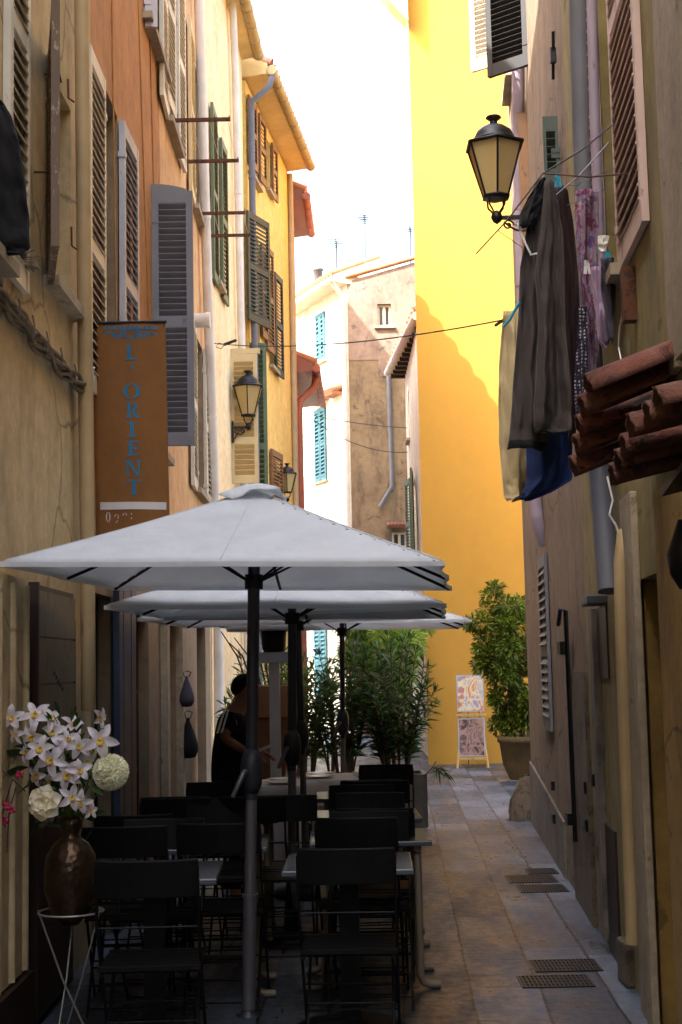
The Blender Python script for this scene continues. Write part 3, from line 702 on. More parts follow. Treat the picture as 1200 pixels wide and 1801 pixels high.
# ------------------------------------------------------------------ camera, light, sky
cam=bpy.data.cameras.new('camera'); co=bpy.data.objects.new('camera',cam); C.objects.link(co)
co.matrix_world=Matrix.Translation(EYE)@camR.to_4x4()
cam.sensor_fit='VERTICAL'; cam.sensor_height=36; cam.lens=F/1801*36; cam.clip_end=3000; cam.clip_start=.05
bpy.context.scene.camera=co
sd=V(-1,-.8,1.36).normalized(); elev=math.asin(sd.z); az=math.atan2(sd.x,sd.y)
L=bpy.data.lights.new('sun','SUN'); L.energy=SUN_E; L.angle=math.radians(.5); L.color=(1,.96,.9)
lo=bpy.data.objects.new('sun',L); C.objects.link(lo); lo.rotation_euler=sd.to_track_quat('Z','Y').to_euler(); lo.location=(0,0,30)
w=bpy.data.worlds.new('World'); bpy.context.scene.world=w; w.use_nodes=True; nt=w.node_tree
sky=nt.nodes.new('ShaderNodeTexSky'); sky.sky_type='NISHITA'; sky.sun_disc=False; sky.sun_elevation=elev; sky.sun_rotation=az%(2*PI)
sky.dust_density=6; sky.air_density=1.2; sky.ozone_density=.8
bg=nt.nodes['Background']; bg.inputs['Strength'].default_value=SKY_S; hs_=nt.nodes.new('ShaderNodeHueSaturation'); hs_.inputs['Saturation'].default_value=1.0; hs_.inputs['Value'].default_value=2.1; nt.links.new(sky.outputs[0],hs_.inputs['Color']); nt.links.new(hs_.outputs[0],bg.inputs['Color'])
sc=bpy.context.scene; sc.view_settings.view_transform='Standard'; sc.view_settings.look='None'; sc.view_settings.gamma=1; sc.view_settings.exposure=EXPO
sc.render.engine='CYCLES'; sc.cycles.max_bounces=8; sc.cycles.diffuse_bounces=5; sc.cycles.glossy_bounces=3; sc.cycles.transmission_bounces=4
sc.cycles.use_denoising=True
# ------------------------------------------------------------------ cafe furniture
M['blackpaint']=paint('black_metal_paint',(10,10,11),(20,19,19),wear=.7,rough=.5,sc=20,stretch=(1,1,1))
M['blackwood']=paint('black_slats',(8,8,9),(16,15,14),wear=.62,rough=.55,sc=16,stretch=(.2,1,1))
M['tabletop']=paint('dark_table_top',(80,84,92),(64,66,72),wear=.7,rough=.25,sc=9,stretch=(1,1,1),bs=.05)
M['beigetube']=paint('beige_tube',(118,104,84),(92,82,66),wear=.68,rough=.5,stretch=(1,1,1))
M['alu']=paint('brushed_grey_metal',(112,110,112),(90,88,88),wear=.66,rough=.42,metal=.6,sc=5)
M['alud']=paint('dark_grey_metal',(52,52,58),(40,40,44),wear=.66,rough=.45,metal=.3,sc=5)
M['canvas']=fabric('grey_white_canvas',(234,238,240),trans=.4,sc=300,var=.93)
wn=M['canvas'].node_tree; bp=[n for n in wn.nodes if n.type=='BUMP'][0]; bp.inputs['Distance'].default_value=.03; bp.inputs['Strength'].default_value=.35
M['linen']=fabric('white_table_linen',(226,222,214),sc=200)
M['ceramic']=paint('white_ceramic',(232,230,226),(220,216,210),wear=.8,rough=.2,bs=.02)
for k_ in ('blackpaint','blackwood'): M[k_].node_tree.nodes['Principled BSDF'].inputs['Specular IOR Level'].default_value=.25
def chair_master():
    t=thing('bistro_chair','','chair')
    b=MB()
    N=8; W=.405
    for (za,zb,yo) in ((.738,.887,0),):
        pts=[]
        for i in range(N+1):
            x=-W/2+W*i/N; y=-.205-.028*(1-(2*x/W)**2)
            pts.append((x,y))
        vs=[];fs=[]
        for (x,y) in pts:
            vs+=[V(x,y-.009,za),V(x,y+.009,za),V(x,y+.009-.02,zb),V(x,y-.009-.02,zb)]
        for i in range(N):
            for k in range(4): fs.append((i*4+k,i*4+(k+1)%4,(i+1)*4+(k+1)%4,(i+1)*4+k))
        fs+=[(3,2,1,0),(N*4,N*4+1,N*4+2,N*4+3)]
        b.add(vs,fs)
    bevel(mk('backrest',b,M['blackwood'],t,local=True),.006)
    b=MB()
    for i in range(9):
        y=-.17+.042*i; b.obox((0,y,.455+(.006 if i in(0,8) else 0)),(.20,0,0),(0,.0165,0),(0,0,.008))
    for s in (-1,1): b.obox((s*.185,0,.441),(.009,0,0),(0,.19,0),(0,0,.006))
    mk('seat',b,M['blackwood'],t,local=True)
    for s in (-1,1):
        b=MB(); b.tube([(s*.2,-.225,.86),(s*.2,-.19,.62),(s*.2,.22,.005)],.007,6); mk('leg',b,M['blackpaint'],t,local=True)
        b=MB(); b.tube([(s*.178,.19,.44),(s*.178,-.22,.005)],.007,6); mk('leg',b,M['blackpaint'],t,local=True)
    for (y,z,w) in ((.187,.06,.2),(.128,.16,.2),(.07,.28,.2),(-.19,.035,.178),(-.125,.13,.178),(-.06,.23,.178),(-.19,.62,.2),(-.07,.425,.2)):
        b=MB(); b.tube([(-w,y,z),(w,y,z)],.0045,6); mk('stretcher',b,M['blackpaint'],t,local=True)
    return t
def table_master(kind,w=.6,d=.6):
    t=thing('cafe_table','','table')
    b=MB(); b.box(-w/2,w/2,-d/2,d/2,.715,.742); bevel(mk('tabletop',b,M['tabletop'],t,local=True),.006)
    if kind=='pedestal':
        b=MB(); b.obox((0,0,.37),(.045,0,0),(0,.045,0),(0,0,.345)); b.obox((0,0,.705),(.18,0,0),(0,.02,0),(0,0,.01)); b.obox((0,0,.705),(.02,0,0),(0,.18,0),(0,0,.009))
        mk('pedestal',b,M['blackpaint'],t,local=True)
        b=MB(); b.lathe((0,0,0),[(.25,.0),(.25,.016),(.2,.03),(.06,.05),(.05,.06)],24); mk('base',b,M['blackpaint'],t,local=True)
    else:
        for s in (-1,1):
            x=s*(w/2-.07)
            b=MB(); r=.02
            b.tube([(x,-.23,.70),(x,.10,.70),(x,.17,.685),(x,.2,.64),(x,.2,.07),(x+s*.015,.2,.035),(x+s*.05,.2,.02),(x+s*.1,.2,.02)],r,8)
            b.tube([(x,-.12,.70),(x,-.17,.685),(x,-.2,.64),(x,-.2,.07),(x+s*.015,-.2,.035),(x+s*.05,-.2,.02),(x+s*.1,-.2,.02)],r,8)
            mk('leg',b,M['beigetube'],t,local=True)
        b=MB(); b.tube([(-w/2+.07,0,.698),(w/2-.07,0,.698)],.016,8); mk('crossbar',b,M['beigetube'],t,local=True)
    return t
CH=chair_master(); TP=table_master('pedestal',.58,.56); TB=table_master('tube',.62,.56)
used=set()
def put(master,x,y,rz,label,group):
    if master.name in used: o=copy_tree(master,loc=(x,y,0),rz=rz)
    else: o=master; used.add(master.name); o.location=(x,y,0); o.rotation_euler=(0,0,rz)
    o.rotation_euler[2]+=R(random.uniform(-4,4)) if master is CH else 0; o['label']=label; o['category']=master['category']; o['group']=group; return o
GC='black folding bistro chairs'; GT='cafe tables under the parasols'
# x, y, rz : rz 0 = the seat faces away from the camera (+Y)
R=math.radians
# left file
put(CH,-.80,5.82,R(3),'black slatted bistro chair nearest the flower vase, its back to the camera',GC)
put(TP,-.86,6.32,R(2),'dark cafe table on black pedestal, nearest the flower vase',GT)
put(CH,-.92,6.86,R(182),'black bistro chair facing the camera behind the table beside the vase',GC)
put(CH,-.62,7.08,R(-2),'black bistro chair between the first and second parasol poles, back to the camera',GC)
put(TB,-.72,7.32,R(2),'dark table on beige bent tube legs left of the second parasol pole',GT)
put(CH,-1.08,7.02,R(6),'black bistro chair closest to the blue folding door',GC)
put(CH,-.72,7.95,R(182),'third black bistro chair from the front of the wall side file, facing the camera',GC)
put(CH,-1.02,8.05,R(178),'black bistro chair by the wall below the hanging bags, facing the camera',GC)
put(TB,-.72,8.62,R(0),'second dark table on beige tube legs in the wall side file',GT)
put(CH,-.98,8.42,R(2),'black bistro chair behind the second tube legged table, wall side',GC)
put(CH,-.55,8.42,R(-3),'black bistro chair in line behind the second parasol pole',GC)
put(CH,-.86,9.05,R(181),'last black bistro chair of the wall side file, just in front of the waiter',GC)
# right file
put(CH,.0,6.06,R(-2),'black bistro chair nearest the camera in the lane side file',GC)
put(TP,-.0,6.50,R(-1),'dark cafe table on a thick black pedestal, foreground of the lane side file',GT)
put(CH,.10,7.02,R(181),'black bistro chair behind the foreground pedestal table, facing the camera',GC)
put(TB,.11,7.45,R(1),'dark table on beige tube legs whose foot reaches into the lane',GT)
put(CH,.12,8.06,R(180),'second chair facing the camera in the lane side file',GC)
put(CH,.06,7.20,R(-4),'black bistro chair tucked under the lane side table with beige legs',GC)
put(TB,.12,8.5,R(1),'dark lane side table third from the camera',GT)
put(CH,.17,8.95,R(180),'third chair facing the camera in the lane side file',GC)
put(CH,.2,9.35,R(3),'fourth lane side chair, turned away from the camera near the planter',GC)
put(TB,.1,9.8,R(1),'dark lane side table nearest the stone planter',GT)
put(CH,.28,10.35,R(178),'lane side chair right before the oleander planter',GC)
put(CH,.16,7.62,R(-5),'black bistro chair close behind the lane side table with beige legs, back to the camera',GC)
put(CH,-.38,8.0,R(176),'black bistro chair beside the second parasol base, facing the camera',GC)
put(CH,.1,8.62,R(182),'slightly turned black bistro chair in the middle of the lane side file',GC)
put(CH,-1.12,7.55,R(5),'black bistro chair against the wall below the bags, back to the camera',GC)
# clothed tables with plates
def clothed(x,y,w,d,label,n):
    t=thing('laid_table',label,'table',(x,y,0),'laid cafe tables under white cloths')
    b=MB(); b.box(-w/2+.01,w/2-.01,-d/2+.01,d/2-.01,.715,.738); mk('tabletop',b,M['tabletop'],t,local=True)
    for sx in(-1,1):
        for sy in(-1,1):
            b=MB(); b.tube([(sx*(w/2-.07),sy*(d/2-.07),0),(sx*(w/2-.07),sy*(d/2-.07),.714)],.018,8); mk('leg',b,M['blackpaint'],t,local=True)
    # cloth grid with wavy drop
    nx,ny=40,30; ov=.2; c=MB(); vs=[];fs=[]
    for j in range(ny+1):
        for i in range(nx+1):
            u=-w/2-ov+(w+2*ov)*i/nx; v=-d/2-ov+(d+2*ov)*j/ny
            dx=max(0,abs(u)-w/2); dy=max(0,abs(v)-d/2); dz=math.hypot(dx,dy)
            k=.22*(1+.5*math.sin(u*19)*math.cos(v*17))
            px_=max(-w/2,min(w/2,u))+math.copysign(dx*k,u); py_=max(-d/2,min(d/2,v))+math.copysign(dy*k,v)
            vs.append(V(x+px_,y+py_,.743-dz*.97+.0015*math.sin(u*30+v*22)))
    for j in range(ny):
        for i in range(nx): a=j*(nx+1)+i; fs.append((a,a+1,a+nx+2,a+nx+1))
    c.add(vs,fs,0,True)
    mk('tablecloth',c,M['linen'],None,'white cloth draped over the '+label.split(',')[0],'tablecloth','white tablecloths')
    for k in range(n):
        px_=x-w/2+.17+(w-.34)*(k//2)/max(1,(n+1)//2-1); py_=y+(-.15 if k%2 else .15)
        p=MB(); p.lathe((px_,py_,.7455),[(.05,0),(.075,.003),(.12,.016),(.125,.019),(.118,.018),(.07,.007),(.0005,.006)],24)
        mk('plate',p,M['ceramic'],None,'white plate in the %s row on the %s'%(('near' if k%2 else 'far'),label.split(',')[0]),'plate','plates on the laid tables')
clothed(-.02,11.4,.72,.7,'right hand laid table behind the parasol poles',4)
clothed(-.66,10.9,.66,.7,'left hand laid table beside the waiter',4)
# ------------------------------------------------------------------ parasols
def parasol(x,y,half,zedge,zap,yaw,lean,label,base='plate',pole_r=.026,px0=None):
    t=thing('cafe_parasol',label,'parasol',(0,0,0),'square white cafe parasols')
    Rm=Matrix.Translation(V(x,y,0))@Matrix.Rotation(yaw,4,'Z')
    Rl=Matrix.Translation(V(x,y,0))@Matrix.Rotation(lean,4,'Y')@Matrix.Rotation(yaw,4,'Z')
    b=MB(); b.tube([Rl@V(0,0,.02),Rl@V(0,0,.55)],pole_r*1.12,16); b.tube([Rl@V(0,0,.55),Rl@V(0,0,1.12)],pole_r*.95,16)
    b.tube([Rl@V(0,0,.545),Rl@V(0,0,.56)],pole_r*1.3,16)
    mk('lower_pole',b,M['alu'],t)
    b=MB(); b.tube([Rl@V(0,0,1.0),Rl@V(0,0,zap-.02)],pole_r*1.02,16); mk('upper_pole',b,M['alud'],t)
    b=MB(); b.lathe((0,0,0),[(.001,-.12),(.03,-.11),(.05,-.07),(.056,0),(.05,.06),(.032,.1),(.001,.11)],16); o=MB(); o.extend(b,Rl@Matrix.Translation(V(0,0,1.14)))
    ck=mk('crank_housing',o,M['alud'],t)
    b=MB(); b.tube([Rl@V(-.02,-.06,1.14),Rl@V(-.03,-.085,1.12),Rl@V(-.075,-.085,1.02)],[.014,.014,.011],8); mk('crank_handle',b,M['alu'],ck)
    if base=='plate':
        b=MB(); b.lathe((x,y,0),[(.24,.0),(.245,.03),(.22,.05),(.09,.065),(.045,.08),(.04,.18)],28); mk('base',b,M['blackpaint'],t)
    else:
        b=MB(); b.lathe((x,y,0),[(.06,0),(.06,.006),(.034,.012),(.034,.03)],20); mk('base',b,M['alud'],t)
    # canopy surface
    c=MB(); N=28; vs=[];fs=[]
    def zf(u,v):
        m_=max(abs(u),abs(v)); mn=min(abs(u),abs(v))
        z=zap-(zap-zedge)*m_
        q=mn/m_ if m_>1e-6 else 0
        z+= -.012*math.sin(PI*m_)
        if m_>.999: z-= .0
        return z
    def sc_(u,v):     # scalloped rim
        m_=max(abs(u),abs(v)); mn=min(abs(u),abs(v)); q=mn/m_ if m_>1e-6 else 0
        return 1-.03*(m_**3)*math.sin(PI*q)
    for j in range(N+1):
        for i in range(N+1):
            u=-1+2*i/N; v=-1+2*j/N; s=sc_(u,v)
            vs.append(Rl@V(u*half*s,v*half*s,zf(u,v)))
    for j in range(N):
        for i in range(N): a=j*(N+1)+i; fs.append((a,a+1,a+N+2,a+N+1))
    c.add(vs,fs,0,True)
    for k in range(8):
        a=[(1,0),(1,1),(0,1),(-1,1),(-1,0),(-1,-1),(0,-1),(1,-1)][k]; c.tube([Rl@V(a[0]*half*f,a[1]*half*f,zf(a[0]*f,a[1]*f)+.001) for f in [.12+.86*i/10 for i in range(11)]],.0032,5)
    # hem: short turned-down rim
    rim=[(i,0) for i in range(N)]+[(N,j) for j in range(N)]+[(N-i,N) for i in range(N)]+[(0,N-j) for j in range(N)]
    hv=[];hf=[]
    for (i,j) in rim:
        p=vs[j*(N+1)+i]; hv+=[p,p+V(0,0,-.022)]
    n=len(rim)
    for k in range(n): k2=(k+1)%n; hf.append((2*k,2*k2,2*k2+1,2*k+1))
    c.add(hv,hf,0,False)
    cn=mk('canopy',c,M['canvas'],t)
    so=cn.modifiers.new('solid','SOLIDIFY'); so.thickness=.003
    # vent cap, wrinkled
    c=MB(); vs=[];fs=[]; K=24
    for j in range(5):
        r=j/4
        for k in range(K):
            a=2*PI*k/K; sq=1/max(abs(math.cos(a)),abs(math.sin(a)))
            rr=.15*r*sq*(1+.05*math.sin(5*a+x*9))
            vs.append(Rl@V(rr*math.cos(a),rr*math.sin(a),zap+.03-.062*r*(.6+.4*r)+.022*r*math.sin(3*a+1+x*5)+.010*r*math.sin(7*a)))
    for j in range(4):
        for k in range(K): k2=(k+1)%K; fs.append((j*K+k,(j+1)*K+k,(j+1)*K+k2,j*K+k2))
    c.add(vs,fs,0,True); vc=mk('vent_cap',c,M['canvas'],cn); so=vc.modifiers.new('solid','SOLIDIFY'); so.thickness=.004
    for k in range(8):
        a=[(1,0),(1,1),(0,1),(-1,1),(-1,0),(-1,-1),(0,-1),(1,-1)][k]
        b=MB(); P=[]
        for f in (.04,.35,.7,.985): P.append(Rl@(V(a[0]*half*f,a[1]*half*f,zf(a[0]*f,a[1]*f)-.02)))
        b.tube(P,.0085,6); mk('rib',b,M['blackpaint'],t)
        f=.42; b=MB(); b.tube([Rl@V(a[0]*.03,a[1]*.03,zap-.45),Rl@V(a[0]*half*f,a[1]*half*f,zf(a[0]*f,a[1]*f)-.03)],.006,6); mk('strut',b,M['blackpaint'],t)
    b=MB(); b.tube([Rl@V(0,0,zap-.49),Rl@V(0,0,zap-.42)],.045,14); mk('hub',b,M['blackpaint'],t)
    return t
q=floor_at(430,1786)
parasol(q.x+.02,q.y,.946,2.075,2.5,R(-5.3),R(1.5),'large pale canvas parasol in front, crank on its pole','foot',.029)
q=floor_at(508,1682)
parasol(q.x,q.y+.5,.946,1.97,2.38,R(-4),R(1.0),'second parasol back, on a black disc base','plate')
parasol(-.30,10.2,.98,1.99,2.38,R(-3),R(-1.0),'third parasol, its slightly leaning thin pole left of the fourth','plate',.024)
parasol(-.04,12.3,1.08,1.99,2.38,R(-2),R(.8),'fourth and farthest parasol by the oleanders','plate',.022)
# ------------------------------------------------------------------ patio heater
h=at(485,1330,11.9); x=h.x; y=11.9
t=thing('patio_heater','pale grey patio heater with round reflector between the parasol poles','heater',(x,y,0))
zt=at(485,1098,y).z; z1=at(485,1147,y).z; z2=at(485,1166,y).z
b=MB(); b.lathe((x,y,zt-.03),[(.40,-.02),(.405,-.005),(.30,.03),(.1,.055),(.001,.06)],32); b.lathe((x,y,zt-.036),[(.40,-.02),(.28,.022),(.1,.045),(.001,.05)],32); mk('reflector',b,paint('enamel_grey',(214,212,210),(196,192,188),wear=.75,rough=.35,bs=.02),t)
b=MB(); b.lathe((x,y,z1),[(.085,0),(.1,.03),(.105,.12),(.11,zt-z1-.05),(.02,zt-z1-.02)],20); mk('burner',b,M['iron'],t)
b=MB(); b.box(x-.13,x+.13,y-.11,y+.11,z2,z1); bevel(mk('control_box',b,paint('enamel_light',(176,174,178),(150,148,150),wear=.7,rough=.4),t),.01)
b=MB(); b.box(x-.045,x+.045,y-.035,y+.035,.45,z2); mk('post',b,bpy.data.materials['enamel_light'],t)
b=MB(); b.lathe((x,y,0),[(.26,0),(.27,.04),(.24,.08),(.22,.42),(.05,.46),(.04,.5)],24); mk('base',b,bpy.data.materials['enamel_light'],t)
# tall tapered planter with stalks behind the heater
x=at(468,1300,14.2).x; y=14.2; zt=at(468,1205,y).z
t=thing('tapered_planter','tall brown tapered planter holding dry cane stalks behind the heater','planter',(x,y,0))
b=MB()
def fr(a,z0,c_,z1_):
    vs=[(x+sx*a,y+sy*a,z0) for sx,sy in((-1,-1),(1,-1),(1,1),(-1,1))]+[(x+sx*c_,y+sy*c_,z1_) for sx,sy in((-1,-1),(1,-1),(1,1),(-1,1))]
    b.add(vs,[(3,2,1,0),(0,1,5,4),(1,2,6,5),(2,3,7,6),(3,0,4,7),(4,5,6,7)])
fr(.13,0,.26,zt-.32); fr(.285,zt-.32,.30,zt); M['planterbrown']=paint('brown_planter',(104,68,38),(84,56,34),wear=.6,rough=.8,sc=5); bevel(mk('pot',b,M['planterbrown'],t),.01)
for k in range(9):
    b=MB(); a=-.17+.043*k; b.tube([(x+a,y+.1*math.sin(k*2),zt-.02),(x+a*1.3-.06,y,zt+.3),(x+a*1.7-.15+.05*math.sin(k*3),y,zt+.55+.12*math.sin(k*5))],[.011,.009,.006],6); mk('stalk',b,M['darkwood'],t)
# ------------------------------------------------------------------ plants
def leaf(mb,p,d,L,w,curl=.15,m=0,roll=None,seg=3):
    d=Vector(d).normalized(); a=d.cross(V(0,0,1)); 
    if a.length<.05: a=V(1,0,0)
    a.normalize(); 
    rr=random.uniform(-1.2,1.2) if roll is None else roll
    a=Matrix.Rotation(rr,3,d)@a; n=a.cross(d)
    vs=[];N=seg
    for i in range(N+1):
        f=i/N; c=p+d*(L*f)-V(0,0,1)*(curl*L*f*f); ww=w*.5*math.sin(PI*min(1,(f*.86+.12)))**.8 if 0<f<1 else (w*.06)
        fold=n*ww*.3
        vs+=[c-a*ww+fold,c,c+a*ww+fold]
    fs=[]
    for i in range(N):
        b=i*3; fs+=[(b,b+1,b+4,b+3),(b+1,b+2,b+5,b+4)]
    mb.add(vs,fs,m,True)
def rnd_dir():
    z=random.uniform(-1,1); a=random.uniform(0,2*PI); r=math.sqrt(1-z*z); return V(r*math.cos(a),r*math.sin(a),z)
M['oleander']=leafmat('oleander_leaf',(48,84,34),(120,146,66),.45)
M['oleander_d']=leafmat('oleander_dark_leaf',(34,60,28),(84,116,48),.4)
M['bay']=leafmat('bay_leaf',(38,62,20),(130,148,44),.4)
M['sunleaf']=leafmat('sunny_leaf',(110,150,50),(200,214,110),.55)
M['bark']=stucco('bark',(120,96,68),(96,76,54),(70,56,42),sc=5,bs=.8)
M['concrete']=stucco('planter_concrete',(136,130,116),(116,110,98),(86,80,72),sc=3,bs=.5)
M['soil']=stucco('potting_soil',(60,44,32),(44,32,24),sc=8)
def oleander(x,y,z0,h,spread,n,label,mat,parent_cat='oleander',group='oleanders in stone planters',lw=(.12,.18)):
    t=thing('oleander_bush',label,parent_cat,(x,y,z0),group)
    st=MB(); lf=MB()
    for k in range(n):
        a=random.uniform(0,2*PI); r=random.uniform(.1,1)**.6*spread; top=V(x+r*math.cos(a),y+r*math.sin(a)*.75,z0+h*random.uniform(.6,1)*(1-.25*(r/spread)**2))
        base=V(x+.12*math.cos(a),y+.1*math.sin(a),z0); mid=base.lerp(top,.5)+V(-math.cos(a),-math.sin(a),0)*r*.2+V(random.uniform(-.12,.12),random.uniform(-.1,.1),0)
        pts=[]
        for i in range(9):
            f=i/8; pts.append(base*(1-f)**2+mid*2*f*(1-f)+top*f*f)
        st.tube(pts,[.011*(1-.6*i/8) for i in range(9)],5)
        # whorls
        nw=int(h*11)
        for j in range(nw):
            f=.22+.78*j/nw
            p=base*(1-f)**2+mid*2*f*(1-f)+top*f*f; up=((mid-base)*(1-f)+(top-mid)*f).normalized()
            for q in range(3):
                th=j*1.1+q*2*PI/3+random.uniform(-.3,.3)
                s=up.cross(V(math.cos(th),math.sin(th),.1)).normalized()
                d=(s+up*random.uniform(.35,1.2)).normalized()
                leaf(lf,p,d,random.uniform(*lw),random.uniform(.017,.026),curl=random.uniform(0,.45),seg=3)
        for q in range(6):
            d=(rnd_dir()*.6+up).normalized(); leaf(lf,top,d,random.uniform(*lw)*.8,.018,curl=.1,seg=3)
    mk('stems',st,M['bark'],t); mk('foliage',lf,M[mat],t); return t
def boxplanter(x0,x1,y0,y1,h,label,name='stone_planter'):
    t=thing(name,label,'planter',((x0+x1)/2,(y0+y1)/2,0),'stone planter boxes')
    b=MB(); th=.045
    b.box(x0,x1,y0,y0+th,.03,h); b.box(x0,x1,y1-th,y1,.03,h); b.box(x0,x0+th,y0+th,y1-th,.03,h); b.box(x1-th,x1,y0+th,y1-th,.03,h)
    b.box(x0+.04,x1-.04,y0+.04,y1-.04,0,.06)
    bevel(mk('box',b,M['concrete'],t),.008)
    b=MB(); b.box(x0+th,x1-th,y0+th,y1-th,.06,h-.05); mk('soil',b,M['soil'],t)
    return t
xr=at(750,1400,14.2).x
boxplanter(xr-.62,xr,13.95,14.5,.55,'square stone planter at the edge of the lane, far end of the tables')
boxplanter(xr-1.42,xr-.72,14.0,14.5,.55,'stone planter farther left, half hidden by chair backs')
boxplanter(xr-2.0,xr-1.5,14.0,14.5,.5,'small stone planter behind the patio heater')
oleander(xr-.30,14.2,.5,1.5,.52,34,'dense dark oleander in the lane side planter with twigs poking over the paving','oleander_d')
oleander(xr-.85,14.25,.5,1.5,.45,28,'open oleander with see-through stems in the middle planter','oleander_d')
oleander(xr-1.25,14.2,.5,1.6,.4,24,'upright oleander behind the fourth parasol pole','oleander')
oleander(xr-1.75,14.3,.45,1.45,.3,15,'sparse oleander just right of the patio heater','oleander')
# low drooping sprig to the right of the planter
t=thing('oleander_sprig','drooping oleander sprig hanging over the planter edge above the paving','plant',(xr-.05,13.95,.45)); lf=MB(); st=MB()
pts=[V(xr-.05,13.98,.5),V(xr+.05,13.85,.62),V(xr+.14,13.8,.6),V(xr+.2,13.8,.55)]; st.tube(pts,.006,5)
for k in range(26):
    p=pts[1].lerp(pts[3],random.random()); leaf(lf,p,(rnd_dir()+V(.4,0,-.3)),.12,.018,curl=.3)
mk('stems',st,M['bark'],t); mk('foliage',lf,M['oleander_d'],t)
def crown_tree(name,x,y,z0,blobs,n,label,mat,lw,wid,cat='tree',trunk=True,trunk_r=.05,clumps=14,seg=2):
    t=thing(name,label,cat,(x,y,0))
    lf=MB(); tr=MB()
    cs=[]
    for (bx,by,bz,r) in blobs:
        for k in range(max(3,int(clumps*r))):
            d=rnd_dir()*r*random.uniform(.45,1.0); cs.append((V(bx,by,bz)+d,random.uniform(.13,.3)*r**.5,d))
    tot=sum(c[1]**2 for c in cs)
    if trunk: tr.tube([V(x,y,z0),V(x+.03,y,z0+(blobs[0][2]-z0)*.5),V(blobs[0][0],blobs[0][1],blobs[0][2])],[trunk_r,trunk_r*.8,trunk_r*.5],8)
    top=V(blobs[0][0],blobs[0][1],z0+(blobs[0][2]-z0)*.6)
    for c,r,d in cs:
        if random.random()<.5: tr.tube([top,top.lerp(c,.5)+V(0,0,.05),c],[trunk_r*.3,trunk_r*.2,.004],5)
        for k in range(int(n*r*r/tot)):
            q=rnd_dir(); p=c+q*r*random.random()**.5
            leaf(lf,p,(q+d.normalized()*.5+V(0,0,random.uniform(-.3,.6))),random.uniform(*lw),random.uniform(*wid),curl=.2,seg=seg)
    mk('trunk',tr,M['bark'],t); mk('crown',lf,M[mat],t); return t
# potted bay beyond the corner on the right
p=at(905,1290,19.8); s=2450/19.8
X=lambda px: at(px,1200,19.8).x
Z=lambda py: at(880,py,19.8).z
blobs=[(X(905),19.8,Z(1120),.38),(X(836),19.7,Z(1088),.12),(X(852),19.7,Z(1128),.18),(X(862),19.8,Z(1195),.2),(X(850),19.75,Z(1165),.14),(X(878),19.7,Z(1030),.1),(X(880),19.7,Z(1170),.34),(X(930),19.9,Z(1150),.42),(X(895),19.8,Z(1225),.30),(X(872),19.8,Z(1045),.13),(X(866),19.8,Z(1085),.18),(X(905),19.8,Z(1070),.25),(X(925),19.8,Z(1240),.34),(X(850),19.7,Z(1100),.14),(X(900),19.8,Z(1275),.2),(X(870),19.7,Z(1280),.14)]
crown_tree('bay_tree',X(915),19.8,.45,blobs,15000,'leafy bay tree in a big pot at the foot of the golden wall','bay',(.055,.095),(.022,.036),trunk_r=.045,clumps=34)
t=thing('plant_pot','round earthen pot carrying the bay tree beyond the corner','pot',(X(925),19.8,0))
b=MB(); b.lathe((X(925),19.8,0),[(.27,0),(.36,.2),(.4,.5),(.43,.52),(.43,.6),(.39,.6),(.37,.5),(.001,.49)],28); mk('pot',b,stucco('old_pot',(96,78,46),(82,66,40),(58,46,32),sc=3),t)
# sunlit tree behind the oleanders
X=lambda px: at(px,1100,21.6).x
Z=lambda py: at(660,py,21.6).z
blobs=[(X(675),21.6,Z(1110),.62),(X(640),21.6,Z(1090),.5),(X(715),21.8,Z(1105),.5),(X(690),21.7,Z(1050),.55),(X(630),21.5,Z(1140),.3),(X(705),21.6,Z(1165),.3)]
crown_tree('lane_tree',X(690),21.6,0,blobs,22000,'sunlit bright green tree behind the oleanders where the lane bends','sunleaf',(.09,.15),(.02,.035),trunk_r=.06,clumps=30)
